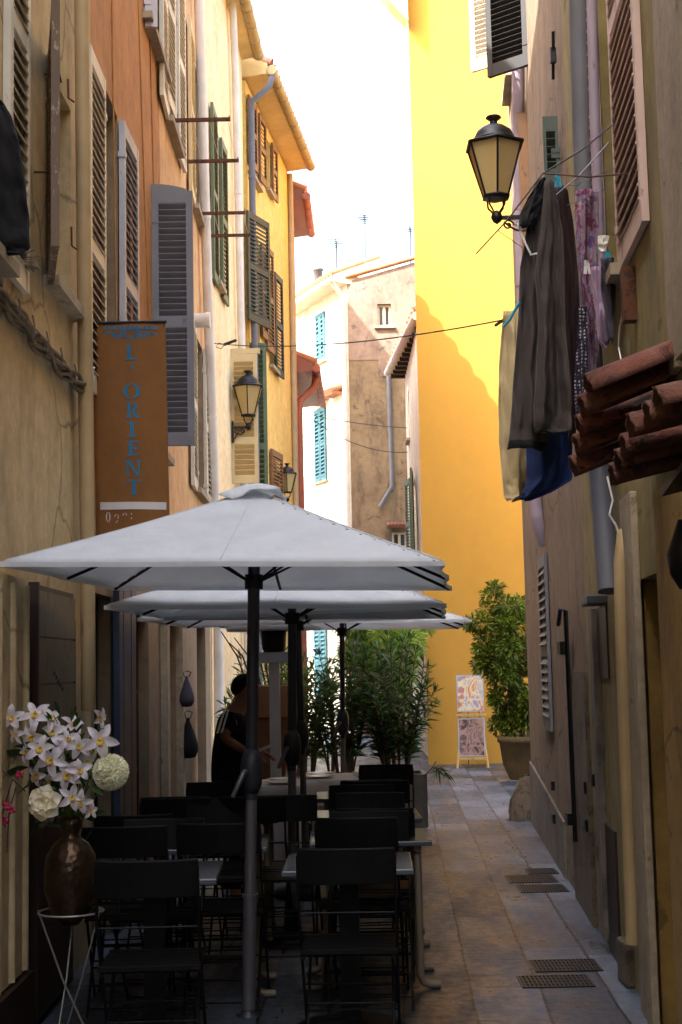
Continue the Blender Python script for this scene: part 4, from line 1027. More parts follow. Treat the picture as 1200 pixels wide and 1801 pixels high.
# ------------------------------------------------------------------ wall lanterns
m,nt,p=newmat('frosted_pane'); p.inputs['Base Color'].default_value=lin((226,206,150)); p.inputs['Roughness'].default_value=.5
tr=nt.nodes.new('ShaderNodeBsdfTranslucent'); tr.inputs['Color'].default_value=lin((236,216,150)); mx=nt.nodes.new('ShaderNodeMixShader'); mx.inputs[0].default_value=.55
nt.links.new(p.outputs[0],mx.inputs[1]); nt.links.new(tr.outputs[0],mx.inputs[2]); nt.links.new(mx.outputs[0],nt.nodes['Material Output'].inputs[0]); M['pane']=m
def lantern(top,scale,wallx,label,arm='low',rot=0):
    """top: world point of the finial tip"""
    S=scale; x,y,z=top
    t=thing('street_lantern',label,'lantern',(x,y,z-.83*S),'old street lanterns on brackets')
    c=V(x,y,z)
    def L(prof,n=24,st=0): 
        b=MB(); b.lathe(c,[(r*S,zz*S) for r,zz in prof],n,start=st); return b
    b=L([(.001,0),(.055,-.002),(.06,-.012),(.03,-.035),(.028,-.06),(.085,-.085),(.13,-.12),(.152,-.165),(.158,-.19),(.165,-.195)])
    mk('dome',b,M['iron'],t)
    b=L([(.15,-.188),(.238,-.222),(.24,-.238),(.225,-.24)],6,PI/6+rot); mk('eave_ring',b,M['iron'],t)
    zt_,zb_=-.236,-.625; rt,rb=.218,.100
    fr=MB()
    for k in range(6):
        a=PI/6+rot+k*PI/3; a2=a+PI/3
        pt=c+V(math.cos(a)*rt*S,math.sin(a)*rt*S,zt_*S); pb=c+V(math.cos(a)*rb*S,math.sin(a)*rb*S,zb_*S)
        fr.tube([pt,pb],.0085*S,6)
        pt2=c+V(math.cos(a2)*rt*S,math.sin(a2)*rt*S,zt_*S); pb2=c+V(math.cos(a2)*rb*S,math.sin(a2)*rb*S,zb_*S)
        g_=MB(); k_=.97
        def sh(v): return V(c.x+(v.x-c.x)*k_,c.y+(v.y-c.y)*k_,v.z)
        mid=(pt+pb2)/2; nn=V(mid.x-c.x,mid.y-c.y,0).normalized()*-.003
        g_.prism([sh(pt),sh(pt2),sh(pb2),sh(pb)],nn); mk('pane',g_,M['pane'],t)
    fr.lathe(c,[(r*S,zz*S) for r,zz in [(.095,-.615),(.112,-.622),(.112,-.64),(.06,-.645)]],6,start=PI/6+rot)
    mk('frame',fr,M['iron'],t)
    b=MB()
    for k in range(4):
        a=PI/4+k*PI/2; b.tube([c+V(math.cos(a)*.085*S,math.sin(a)*.085*S,-.64*S),c+V(math.cos(a)*.08*S,math.sin(a)*.08*S,-.70*S),c+V(math.cos(a)*.03*S,math.sin(a)*.03*S,-.75*S),c+V(0,0,-.77*S)],.008*S,6)
    b.lathe(c,[(r*S,zz*S) for r,zz in [(.001,-.73),(.035,-.75),(.045,-.79),(.03,-.82),(.001,-.84)]],12)
    mk('cradle',b,M['iron'],t)
    # wall bracket with scrolls
    b=MB(); dx=wallx-x; sg=1 if dx>0 else -1; za=z-.79*S
    b.obox((x+dx/2,y,za),(abs(dx)/2,0,0),(0,.012,0),(0,0,.014))
    def spiral(cx,cz,r0,turn,dirn,start):
        return [V(cx+dirn*math.cos(start+f*turn*2*PI)*r0*(1-.75*f),y,cz+math.sin(start+f*turn*2*PI)*r0*(1-.75*f)) for f in [i/18 for i in range(19)]]
    b.tube([V(x+sg*.05,y,za-.03)]+[V(x+sg*(.05+(abs(dx)-.08)*f),y,za-.03-.13*f-.03*math.sin(PI*2*f)) for f in [i/8 for i in range(1,9)]],.008,6)
    b.tube(spiral(x+sg*.08,za-.055,.04,1.3,sg,0),.007,6); b.tube(spiral(x+sg*(abs(dx)-.07),za-.06,.04,1.3,-sg,0),.007,6)
    b.obox((wallx-sg*.012,y,za-.06),(.012,0,0),(0,.03,0),(0,0,.14))
    mk('bracket',b,M['iron'],t); return t
tp=at(868,205,9.75); lantern(tp,.96,WR2.P(9.75-8.75,0).x-.0,'large black street lantern with yellowish panes high on the right')
tp=at(436,652,18.2); lantern(tp,.96,-1.42,'black lantern on scrolled bracket at the left wall in front of the tan shutter')
tp=at(505,815,22.6); lantern(tp,.76,-1.02,'small distant lantern peeping over the parasol top')
# ------------------------------------------------------------------ hanging banner
def V2(base,ex,ez,pts): return [base+ex*a+ez*b_ for a,b_ in pts]
bx0=at(163,570,8.34); bx1=at(291,568,8.34); zb=at(170,925,8.34).z
t=thing('shop_banner','brown hanging shop banner with blue vertical lettering on the orange house','banner',(-1.5,8.34,zb-.3))
w_=bx1.x-bx0.x; zb_=zb-.25; zt_=bx0.z
nx,nz=16,30; b=MB(); vs=[];fs=[]
def bsurf(u,v): # u 0..1 across, v 0..1 down
    return V(bx0.x+w_*u+.02*v,8.34+.012*math.sin(u*7+.6)*(.3+v)+.006*math.sin(v*9),zt_+(zb_-zt_)*v+.004*math.sin(u*PI))
for j in range(nz+1):
    for i in range(nx+1): vs.append(bsurf(i/nx,j/nz))
for j in range(nz):
    for i in range(nx): a=j*(nx+1)+i; fs.append((a,a+nx+1,a+nx+2,a+1))
b.add(vs,fs,0,True); M['banner']=fabric('brown_banner_cloth',(128,86,42),sc=160); o=mk('banner_cloth',b,M['banner'],t); o.modifiers.new('s','SOLIDIFY').thickness=.002
b=MB(); b.tube([V(-1.5,8.34,zt_+.006),V(bx1.x+.01,8.34,zt_+.006)],.009,8); b.tube([V(-1.5,8.34,zb_),V(bx1.x+.03,8.34,zb_)],.009,8); mk('hanging_rod',b,M['iron'],t)
M['blue']=paint('blue_lettering',(20,112,150),(24,96,130),wear=.7,bs=0,rough=.8); M['whiteink']=paint('white_lettering',(206,200,196),(180,176,170),wear=.7,bs=0)
PXM=8.34/F
def stroke_poly(mb,cx,cy,pts):
    """pts in photo pixels relative to centre; laid on the banner cloth"""
    vs=[]
    for (a,b_) in pts:
        q=at(cx+a,cy+b_,8.34); u=(q.x-bx0.x)/w_; v=(q.z-zt_)/(zb_-zt_); s=bsurf(u,v); vs.append(V(q.x,s.y-.004,q.z))
    mb.add(vs,[tuple(range(len(vs)))])
def arc(mb,cx,cy,rx,ry,a0,a1,t0,t1,n=14):
    """ring segment whose stroke is thick (t1) at the sides, thin (t0) at top/bottom"""
    for i in range(n):
        q=[]
        for k in (i,i+1):
            a=a0+(a1-a0)*k/n; th=t0+(t1-t0)*abs(math.cos(a)); q.append((a,th))
        (a,ta),(c_,tc)=q
        stroke_poly(mb,cx,cy,[(rx*math.cos(a),-ry*math.sin(a)),(rx*math.cos(c_),-ry*math.sin(c_)),((rx-tc)*math.cos(c_),-(ry-tc*.5)*math.sin(c_)),((rx-ta)*math.cos(a),-(ry-ta*.5)*math.sin(a))])
def rect(mb,cx,cy,x0,x1,y0,y1,sk=0): stroke_poly(mb,cx,cy,[(x0,y0),(x1,y0),(x1+sk,y1),(x0+sk,y1)])
def letter(ch,cx,cy):
    mb=MB(); H=13
    if ch=='L': rect(mb,cx,cy,-7,-1,-H,H); rect(mb,cx,cy,-10,2,-H,-H+2); rect(mb,cx,cy,-10,10,H-2.5,H); stroke_poly(mb,cx,cy,[(7,H-2.5),(10,H-9),(10,H-2.5)])
    if ch=="'": stroke_poly(mb,cx,cy,[(-3,-3),(2,-4),(4,0),(-2,6),(0,1)])
    if ch=='O': arc(mb,cx,cy,15,13,0,2*PI,2,7,28)
    if ch=='R':
        rect(mb,cx,cy,-8,-3,-H,H); rect(mb,cx,cy,-11,0,-H,-H+2); rect(mb,cx,cy,-11,0,H-2,H)
        arc(mb,cx,cy-6.5,9.5,6.5,-PI/2,PI/2,2,5.5,12); rect(mb,cx,cy,-3,1,-H,-H+2.2); rect(mb,cx,cy,-3,1,-2,0)
        stroke_poly(mb,cx,cy,[(-1,0),(4,-1),(12,H),(6,H)]); rect(mb,cx,cy,6,14,H-2,H)
    if ch=='I': rect(mb,cx,cy,-3,3,-H,H); rect(mb,cx,cy,-7,-3,-H,-H+2); rect(mb,cx,cy,3,7,-H,-H+2); rect(mb,cx,cy,-7,-3,H-2,H); rect(mb,cx,cy,3,7,H-2,H)
    if ch=='E':
        rect(mb,cx,cy,-7,-1.5,-H,H); rect(mb,cx,cy,-10,-7,-H,-H+2); rect(mb,cx,cy,-10,-7,H-2,H)
        rect(mb,cx,cy,-1.5,9,-H,-H+2.2); rect(mb,cx,cy,-1.5,9,H-2.2,H); rect(mb,cx,cy,-1.5,5,-1.2,1.2)
        stroke_poly(mb,cx,cy,[(7,-H+2.2),(9,-H+2.2),(9,-H+7)]); stroke_poly(mb,cx,cy,[(7,H-2.2),(10,H-8),(9,H-2.2)]); rect(mb,cx,cy,4,6,-4,4)
    if ch=='N':
        rect(mb,cx,cy,-11,-8.5,-H,H); rect(mb,cx,cy,9,11.5,-H,H); stroke_poly(mb,cx,cy,[(-12,-H),(-6,-H),(11.5,H),(6,H)])
        rect(mb,cx,cy,-14,-11,-H,-H+2); rect(mb,cx,cy,-14,-6,H-2,H); rect(mb,cx,cy,5,15,-H,-H+2)
    if ch=='T': rect(mb,cx,cy,-3,3,-H+2.2,H); rect(mb,cx,cy,-12,12,-H,-H+2.2); rect(mb,cx,cy,-7,7,H-2,H); stroke_poly(mb,cx,cy,[(-12,-H),(-10,-H+2),(-12,-H+8)]); stroke_poly(mb,cx,cy,[(12,-H),(10,-H+2),(12,-H+8)])
    mk('letter',mb,M['blue'],t)
for ch,cx,cy in (('L',231,620),("'",232,647),('O',232,688),('R',233,722),('I',233,756),('E',235,789),('N',235,823),('T',236,857)): letter(ch,cx,cy)
mb=MB()   # ornament: overlapping moorish arches and dots
for (dx,r,dy) in ((0,22,6),(-22,13,4),(22,13,4),(-38,9,2),(38,9,2)):
    arc(mb,230+dx,590+dy-2,r,r*.75,0,PI,2.5,3.5,12)
arc(mb,230,592,13,12,0,PI,2,2.5,10)
for k in range(7): arc(mb,230+(k-3)*9,594+abs(k-3)*-1.0,3.4,4.2,0,2*PI,1.6,1.8,10)
for k in range(15): rect(mb,230+(k-7)*6.5,577,-2.2,2.2,-2-(k%2)*2,2)
mk('ornament',mb,M['blue'],t)
mb=MB(); [rect(mb,240,889,-64+9.7*k,-54.3+9.7*k,-6,7) for k in range(12)]; mk('white_band',mb,M['whiteink'],t)
mb=MB()
arc(mb,190,909,4,9,0,2*PI,1.2,1.8,16); arc(mb,205,909,4,4.5,-.3*PI,1.0*PI,1,1.3,10); arc(mb,203,915,4,4.5,0,-PI*.6,1,1.3,8); arc(mb,220,907,4,4.5,0,PI,1,1.3,8); rect(mb,232,907,-1,1,-4,-2); rect(mb,232,912,-1,1,-1,1)
mk('small_lettering',mb,M['whiteink'],t)
# ------------------------------------------------------------------ drying bars (rusty)
def bar_pair(label,ya,yb,xa,xb,z,n):
    t=thing('drying_bracket',label,'drying rack',(xa,(ya+yb)/2,z-.1),'rusty drying brackets on the peach house')
    for yy,x0,x1 in ((ya,*xa_xb(xa,xb,0)),(yb,*xa_xb(xa,xb,1))):
        b=MB(); b.obox(((x0+x1)/2,yy,z),((x1-x0)/2,0,0),(0,.012,0),(0,0,.016)); b.tube([V(x1-.01,yy,z-.012),V(x1-.01,yy,z+.035)],.006,6); b.obox((x0+.01,yy,z),(.01,0,0),(0,.03,0),(0,0,.05)); mk('bar',b,M['rust'],t)
    for k in range(n):
        b=MB(); f=.35+.6*k/max(1,n-1); x=xa+(xb-xa)*f; b.tube([V(x,ya,z+.018),V(x,(ya+yb)/2,z+.0),V(x,yb,z+.018)],.0025,5); mk('line',b,M['linen'],t)
def xa_xb(a,b_,k): return (a,b_)
bar_pair('rusty drying bracket pair nearest the camera, high on the peach house',12.3,13.35,-1.5,-.94,at(345,211,12.3).z,3)
bar_pair('rusty drying bracket pair farther along the peach house',14.85,15.65,-1.52,-.98,at(385,375,14.85).z,3)
# ------------------------------------------------------------------ hanging cloth generator
def cloth(name,label,cat,rows,Y,folds,mat,thick=.02,group=None,depth=.05,ph=0,n=34,yslope=0,hem=None):
    """rows: (py,xl,xr) silhouette in the photograph at distance Y, given real folds and thickness"""
    vs=[];fs=[]; m_=len(rows)*6; from mathutils import noise as NZ
    def interp(f):
        k=f*(len(rows)-1); i=min(int(k),len(rows)-2); g_=k-i
        g_=g_*g_*(3-2*g_) if False else g_
        return [rows[i][c]*(1-g_)+rows[i+1][c]*g_ for c in range(3)]
    for side in (0,1):
        for j in range(m_+1):
            py,xl,xr=interp(j/m_)
            for i in range(n+1):
                u=i/n; px=xl+(xr-xl)*u
                q=at(px,py,Y)
                ed=math.sin(PI*u)**.45 if 0<u<1 else 0
                f=j/m_
                w=depth*(.3+.5*f)*(math.sin(u*folds*1.7*PI+ph+f*2.2)+.4*math.sin(u*folds*4.3*PI+ph*2-f*4))+depth*1.1*NZ.noise(V(u*2.2,f*3.5,ph*7))+depth*.5*NZ.noise(V(u*6+f*4,f*11-u*3,ph*5))+depth*.22*NZ.noise(V(u*14-f*9,f*26,ph*3))
                vs.append(q+V(0,w+(u-.5)*yslope+(-1 if side==0 else 1)*(thick*.5*ed),0))
    K=(m_+1)*(n+1)
    for side in (0,1):
        for j in range(m_):
            for i in range(n):
                a=side*K+j*(n+1)+i; f_=(a,a+n+1,a+n+2,a+1); fs.append(f_ if side==0 else f_[::-1])
    for i in range(n):
        a=i; fs.append((a,a+1,K+a+1,K+a)); a=m_*(n+1)+i; fs.append((a+1,a,K+a,K+a+1))
    for j in range(m_):
        a=j*(n+1); fs.append((a+n+1,a,K+a,K+a+n+1)); a=j*(n+1)+n; fs.append((a,a+n+1,K+a+n+1,K+a))
    b=MB(); b.add(vs,fs,0,True)
    if hem:
        for q_,f_ in enumerate(b.f):
            if min(((i % K)//(n+1)) for i in f_)>=m_-2: b.m[q_]=1
        mat=[mat,hem]
    return mk(name,b,mat,None,label,cat,group)
G='laundry on the right hand drying rack'
M['cl_cream']=fabric('cream_cotton',(196,176,132)); M['cl_brown']=fabric('grey_brown_twill',(64,56,52)); M['cl_maroon']=fabric('dark_maroon_knit',(44,22,20)); M['cl_denim']=fabric('blue_denim',(32,54,104),sc=350)
M['cl_black']=fabric('black_cotton',(10,10,12)); M['cl_lilac']=fabric('lilac_cotton',(150,128,150)); M['cl_grey']=fabric('dark_grey_jersey',(62,58,70)); M['cl_white']=fabric('white_cotton',(214,208,200))
m,nt,p=newmat('flowered_cotton'); v=coords(nt,obj=True)
n1=noise(nt,v,16,3,.5,1.5); n2=noise(nt,v,30,2,.5,.5)
col=mixc(nt,ramp(nt,n1,[(.52,B1),(.56,W1)]),lin((136,114,126)),lin((112,48,78))); col=mixc(nt,ramp(nt,n2,[(.6,B1),(.64,W1)]),col,lin((84,74,130)))
nt.links.new(col,p.inputs['Base Color']); p.inputs['Roughness'].default_value=.9; M['cl_flower']=m
m,nt,p=newmat('dotted_cotton'); v=coords(nt,obj=True); vo=nt.nodes.new('ShaderNodeTexVoronoi'); vo.inputs['Scale'].default_value=55; vo.inputs['Randomness'].default_value=.3; nt.links.new(v,vo.inputs['Vector'])
col=ramp(nt,vo.outputs['Distance'],[(.3,lin((176,170,180))),(.36,lin((34,30,44)))]); nt.links.new(col,p.inputs['Base Color']); p.inputs['Roughness'].default_value=.9; M['cl_dots']=m
cloth('bath_sheet','pale cream sheet hanging lowest left on the laundry rack','sheet',[(545,886,925),(620,880,942),(700,877,945),(780,879,943),(840,884,941),(874,888,936),(882,893,905)],7.2,1.1,M['cl_cream'],.012,G,.05,.4)
cloth('denim_skirt','dark blue denim cloth hanging below the brown trousers','clothing',[(560,925,995),(700,928,1004),(780,928,1008),(845,928,1006),(868,918,968),(880,912,936)],7.0,1.3,M['cl_denim'],.02,G,.045,1.2)
cloth('trousers','grey brown trousers leg hanging with black hem, longest on the rack','clothing',[(330,945,968),(400,926,955),(470,915,966),(560,912,962),(660,904,956),(740,899,962),(790,893,968)],6.75,1.1,M['cl_brown'],.022,G,.042,.2,hem=M['cl_black'])
cloth('trousers','second grey brown trouser leg in front of the first one','clothing',[(318,958,975),(400,952,990),(480,940,992),(560,948,994),(640,944,1000),(710,938,1004),(752,938,1004),(762,942,1000)],6.6,1.3,M['cl_brown'],.022,G,.042,2.0,hem=M['cl_black'])
cloth('dark_cardigan','very dark maroon knit garment between the trousers and the flowered dress','clothing',[(332,968,1000),(380,974,1010),(480,982,1018),(600,988,1022),(700,994,1020),(775,1000,1012)],6.85,1.2,M['cl_maroon'],.02,G,.04,.9)
cloth('black_sleeve','black garment shoulder bunched at the top left of the rack','clothing',[(315,948,960),(345,930,958),(375,915,950),(400,912,940)],6.7,.8,M['cl_black'],.03,G,.03,.9)
cloth('flowered_dress','lilac dress with dark pink flowers hanging by two straps','clothing',[(335,1013,1052),(365,1012,1054),(430,1015,1050),(500,1020,1046),(560,1030,1050),(620,1028,1052),(660,1032,1048)],6.9,1.6,M['cl_flower'],.02,G,.04,1.9)
cloth('dotted_scarf','narrow dark scarf with pale dots beside the maroon garment','scarf',[(540,1018,1032),(600,1016,1034),(680,1010,1034),(735,1015,1026)],6.8,.8,M['cl_dots'],.02,G,.03,.3)
cloth('grey_top','dark grey top pinned right of the flowered dress','clothing',[(455,1056,1080),(500,1058,1084),(560,1066,1082),(600,1070,1080)],6.55,1.0,M['cl_grey'],.03,G,.03,.3)
cloth('lilac_towel','lilac towel hanging between the dress and the grey top','towel',[(470,1040,1062),(540,1046,1070),(600,1052,1074),(612,1058,1068)],6.6,.9,M['cl_lilac'],.02,G,.03,2.3)
cloth('white_sock','small white sock pinned on the right end of the rack','sock',[(415,1052,1072),(432,1052,1068),(445,1056,1064)],6.4,.6,M['cl_white'],.02,G,.012,1)
# the rack itself: wire frame from wall, lines between
t=thing('wire_drying_rack','thin wire drying rack fixed beside the pinkish shutters with clothes on it','drying rack',tuple(at(955,305,6.7)))
A=at(955,305,6.7); B_=at(1092,208,6.9); Cc=at(1130,305,6.0); D_=at(840,445,7.6); E_=at(1065,250,7.3)
for (p_,q_,nm) in ((A,WR1.hit(1092,208,0),'arm'),(A,WR1.hit(1128,303,0),'front_rail'),(at(970,350,6.7),WR1.hit(1072,250,0),'arm'),(A,at(838,446,7.7),'arm')):
    b=MB(); mid=(p_+q_)/2+V(0,0,-.02); b.tube([p_,mid,q_],.0042,6); mk(nm,b,M['rust' if nm!='arm' else 'alu'],t)
for k in range(5):
    b=MB(); p_=A.lerp(at(858,430,7.5),.15+.16*k); q_=WR1.hit(1090-14*k,290+38*k,0); b.tube([p_,(p_+q_)/2+V(0,0,-.05-.02*k),q_],.0022,5); mk('line',b,M['alu'],t)
b=MB(); P=[at(x_,y_,6.7) for x_,y_ in ((910,392),(925,430),(934,448),(950,445))]; b.tube(P,.006,6)
mk('coat_hanger',b,M['ceramic'],None,'white plastic coat hanger arm hooked on the rack left end','hanger')
mpg=paint('turquoise_plastic',(20,150,176),(20,130,150),wear=.8,rough=.4)
for k,(x_,y_) in enumerate(((979,318),(1030,470),(1067,455))):
    q=at(x_,y_,6.6); b=MB(); b.obox(q,(.008,0,0),(0,.006,0),(.004,0,.035)); b.obox(q+V(.014,0,0),(.006,0,0),(0,.006,0),(-.004,0,.035)); b.obox(q+V(.007,0,.01),(.012,0,0),(0,.008,0),(0,0,.004))
    mk('clothes_peg',b,mpg if k!=1 else M['cl_white'],None,('turquoise clothes peg gripping the maroon garment','white clothes peg beside the flowered dress','turquoise clothes peg at the grey top')[k],'clothes peg','clothes pegs on the laundry rack')
# black garment upper left
cloth('black_coat','black coat hanging at the window on the upper left edge','coat',[(176,-60,4),(200,-70,18),(250,-75,33),(320,-80,42),(380,-80,47),(430,-80,50),(446,-70,36)],5.85,1.2,M['cl_black'],.06,None,.04,.8)
t=thing('twig_basket','frayed straw bracket below the black coat','bracket',tuple(at(30,465,6.4))); b=MB()
for k in range(26):
    a=at(random.uniform(-20,45),random.uniform(440,468),6.4); b.tube([a,a+V(random.uniform(.03,.12),random.uniform(-.05,.05),random.uniform(-.06,.02))],.003,4)
b.obox(at(25,462,6.4),(.12,0,-.02),(0,.03,0),(0,0,.012)); mk('straw',b,M['plank'],t)
# cables
def cable(name,label,pts,r,mat,cat='cable',sag=0,n=14,group=None,extra=None):
    b=MB(); P=[]
    for i in range(len(pts)-1):
        for k in range(n): P.append(pts[i].lerp(pts[i+1],k/n))
    P.append(pts[-1])
    N=len(P)-1; P=[p+V(0,0,-sag*4*(i/N)*(1-i/N)) for i,p in enumerate(P)]
    b.tube(P,r,6)
    if extra: extra(b)
    return mk(name,b,mat,None,label,cat,group)
M['cable']=paint('dusty_cable',(120,104,80),(70,58,46),wear=.55,rough=.8)
t=thing('cable_bundle','thick dusty bundle of cables clipped across the cream house wall','cables',tuple(WC.hit(80,620,.03)))
base=[WC.hit(-60,430,.03),WC.hit(0,517,.03),WC.hit(60,592,.03),WC.hit(112,652,.03),WC.hit(150,688,.05)]
for k in range(7):
    a=k*2*PI/6; b=MB(); o_=V(.02*math.cos(a) if k else 0,0,.028*math.sin(a) if k else 0)
    P=[]
    for i in range(len(base)-1):
        for j in range(8):
            f=j/8; p_=base[i].lerp(base[i+1],f); P.append(p_+o_+V(.012*math.sin(i*3+j+k),0,.014*math.sin(j*.8+k*2+i)))
    P.append(base[-1]+o_*.5); b.tube(P,.012,6); mk('cable',b,M['cable'],t)
b=MB()
for i in range(1,6): p_=WC.hit(25*i,517+30*i*.93,.05); b.tube([p_+V(.02,0,.05),p_+V(.03,0,0),p_+V(.02,0,-.05)],.004,5)
mk('clip',b,M['alu'],t)
for k in range(4):
    b=MB(); c_=at(150,672,8.2); P=[c_+V(.06*math.cos(f*5+k),-.02,.07*math.sin(f*6+k*1.3)+.02*f) for f in [i/14 for i in range(15)]]; b.tube(P,.005,5); mk('loose_end',b,M['linen'],t)
b=MB(); P=[WC.hit(x_,y_,.01) for x_,y_ in ((142,700),(142,730),(146,760),(155,790),(163,812))]; b.tube(P,.003,5); mk('loose_wire',b,M['cable'],t)
M['wire']=paint('thin_black_wire',(30,28,28),(44,40,36),wear=.7)
pa=at(378,604,16.5); pa.x=-1.5; pb=WR2.P(1.3,at(882,562,10.0).z,0.0)
def knots(b):
    c_=at(395,606,16.3); b.tube([c_+V(.0,0,0),c_+V(-.04,0,-.05),c_+V(-.1,0,-.03),c_+V(-.07,0,.02),c_],.005,5); b.tube([c_,c_+V(.15,-.2,.0)],.018,6)
    d_=at(872,572,10.3); b.tube([d_,at(885,563,10.1)],.012,6)
pa=at(376,604,16.5); pb=at(884,563,10.1)
cable('washing_line','black washing line stretched across the lane above the parasols',[pa,pb],.006,M['wire'],'line',sag=.10,n=30,extra=knots)
cable('washing_line','thin upper wire from the terracotta house to the narrow white house',[at(533,727,30),at(722,753,29)],.009,M['wire'],'wire',.05)
cable('washing_line','thin lower sagging wire below it before the brown house',[at(540,730,30),at(722,795,29)],.009,M['wire'],'wire',.25)
b=MB(); P=[at(x_,y_,6.6) for x_,y_ in ((884,575),(897,562),(906,545),(914,532))]; b.tube(P,.008,6); mk('blue_cord',b,mpg,None,'short blue cord tied beside the cream sheet','cord')
cable('dangling_string','loose white cord dangling under the roof tiles on the right',[at(x_,y_,5.0) for x_,y_ in ((1068,838),(1078,880),(1072,905),(1084,925),(1088,937))],.004,M['ceramic'],'cord',0,6)
cable('dangling_string','white cord hanging above the upper tiled canopy',[WR1.hit(x_,y_,.05) for x_,y_ in ((1098,540),(1090,575),(1088,610),(1096,650))],.004,M['ceramic'],'cord',0,6)
# ------------------------------------------------------------------ tiled canopies
def canopy(label,ends,dx,slope,rad,Lr,wallend):
    """ends: world points of the eave ends of successive barrel tiles"""
    t=thing('tiled_canopy',label,'canopy',tuple(ends[-1]))
    for i,p_ in enumerate(ends):
        b=MB(); d=V(dx,-.05,slope).normalized(); n=10; vs=[];fs=[]
        side=d.cross(V(0,0,1)).normalized(); up=side.cross(d)*-1
        if up.z<0: up=-up
        tl=random.uniform(-.03,.03); Lr_=Lr*random.uniform(.93,1.05)
        for (rr,th) in ((rad,0),(rad-.012,1)):
            for j in range(5):
                f=j/4; r_=rr*(1-.1*f)
                for k in range(n+1):
                    a=PI*k/n; jj=.004*math.sin(a*7+i*3)*(1 if j==0 else 0); vs.append(p_+d*(Lr_*f+jj-(0 if f else .0))+V(0,tl*f,0)+side*math.cos(a)*r_+up*math.sin(a)*r_)
        K=5*(n+1)
        for s_ in (0,1):
            for j in range(4):
                for k in range(n):
                    a=s_*K+j*(n+1)+k; fs.append((a,a+1,a+n+2,a+n+1) if s_ else (a,a+n+1,a+n+2,a+1))
        for k in range(n): fs.append((k,k+1,K+k+1,K+k)); a=4*(n+1)+k; fs.append((a+1,a,K+a,K+a+1))
        for j in range(4): a=j*(n+1); fs.append((a+n+1,a,K+a,K+a+n+1)); a+=n; fs.append((a,a+n+1,K+a+n+1,K+a))
        b.add(vs,fs,0,True); mk('tile',b,M['tile'],t)
    a,z=ends[0],ends[-1]
    b=MB(); d=V(dx,-.05,slope).normalized()
    b.prism([a+V(.16,0,-.03),z+V(.16,0,-.03),z+V(.16,0,-.03)+d*Lr,a+V(.16,0,-.03)+d*Lr],V(0,0,-.02)); mk('deck',b,M['darkwood'],t)
    return t
E=[]
for (x_,y_,Y_) in ((1040,694,5.2),(1030,730,5.32),(1025,765,5.46),(1020,798,5.6),(1014,835,5.74)): E.append(at(x_,y_,Y_))
canopy('clay tiled canopy farther away, just below the laundry',E,.9,.34,.085,.5,0)
E=[]
for (x_,y_,Y_) in ((1160,720,4.1),(1142,745,4.22),(1112,765,4.36),(1100,800,4.5),(1090,826,4.62),(1080,850,4.74)): E.append(at(x_,y_,Y_))
canopy('redder clay tiled canopy nearest the camera at the right edge',E,.9,.2,.072,.5,0)
# ------------------------------------------------------------------ bags on hooks
for k,(y0_,y1_,xa,xb) in enumerate(((1180,1243,315,342),(1250,1333,313,349))):
    c0=WP.hit((xa+xb)/2,(y0_+y1_)/2,.09); top=WP.hit((xa+xb)/2,y0_,.03); hh=(y1_-y0_)*c0.y/F; ww=(xb-xa)*c0.y/F
    t=thing('drawstring_bag',('small upper dark bag hanging on the wall behind the chairs','larger lower dark drawstring bag on the same wall')[k],'bag',tuple(c0-V(0,0,hh/2)),'dark bags hanging on the wall')
    b=MB(); b.lathe(c0-V(0,0,hh*.5),[(.001,0),(ww*.34,hh*.02),(ww*.5,hh*.16),(ww*.48,hh*.3),(ww*.3,hh*.55),(ww*.12,hh*.75),(ww*.08,hh*.8),(ww*.1,hh*.84)],14)
    o=mk('bag_body',b,M['cl_black' if k else 'cl_grey'],t)
    b=MB(); b.tube([c0+V(.02,0,hh*.33),c0+V(.04,0,hh*.45),top,c0+V(-.03,0,hh*.45),c0+V(-.02,0,hh*.33)],.004,5); mk('cord',b,M['cl_black'],t)
# ------------------------------------------------------------------ easel with two pictures
y=22.2; x0=at(803,1260,y).x; x1=at(850,1260,y).x
t=thing('easel','light wooden easel standing against the golden wall','easel',((x0+x1)/2,y,0))
mw=paint('pale_easel_wood',(190,150,92),(160,120,70),wear=.6)
for s_,nm in ((-1,'leg'),(1,'leg')):
    b=MB(); xm=(x0+x1)/2; b.tube([V(xm+s_*.24,y-.25,0),V(xm+s_*.1,y+.05,at(830,1190,y).z)],.022,6); mk(nm,b,mw,t)
b=MB(); b.tube([V(xm,y+.4,0),V(xm,y+.08,1.2)],.02,6); mk('leg',b,mw,t)
for zz in (1332,1256):
    z=at(825,zz,y).z; b=MB(); b.box(x0-.02,x1+.03,y-.24,y-.14,z-.02,z+.01); mk('tray',b,mw,t)
def art(name,label,z0,z1,ca,cb,cc,sc,yy):
    m,nt,p=newmat(name+'_paint'); v=coords(nt,obj=True); n1=noise(nt,v,sc,3,.5,2.5); n2=noise(nt,v,sc*1.7,4,.6,1)
    col=ramp(nt,n1,[(.36,lin(ca)),(.47,lin(cb)),(.55,lin(cc)),(.66,lin(ca))]); col=mixc(nt,ramp(nt,n2,[(.5,B1),(.58,W1)]),col,lin(cb)); nt.links.new(col,p.inputs['Base Color']); p.inputs['Roughness'].default_value=.6
    t=thing(name,label,'picture',((x0+x1)/2,yy,z0)); b=MB(); b.box(x0,x1,yy-.012,yy+.012,z0,z1); mk('board',b,M['sh_lilac'],t)
    b=MB(); b.box(x0+.02,x1-.02,yy-.0165,yy-.0125,z0+.02,z1-.02); mk('painted_face',b,m,t)
art('canvas_picture','upper abstract painting in cream orange and blue on the easel',at(825,1251,y).z,at(825,1187,y).z,(150,140,170),(222,206,170),(196,110,60),2.6,y-.18)
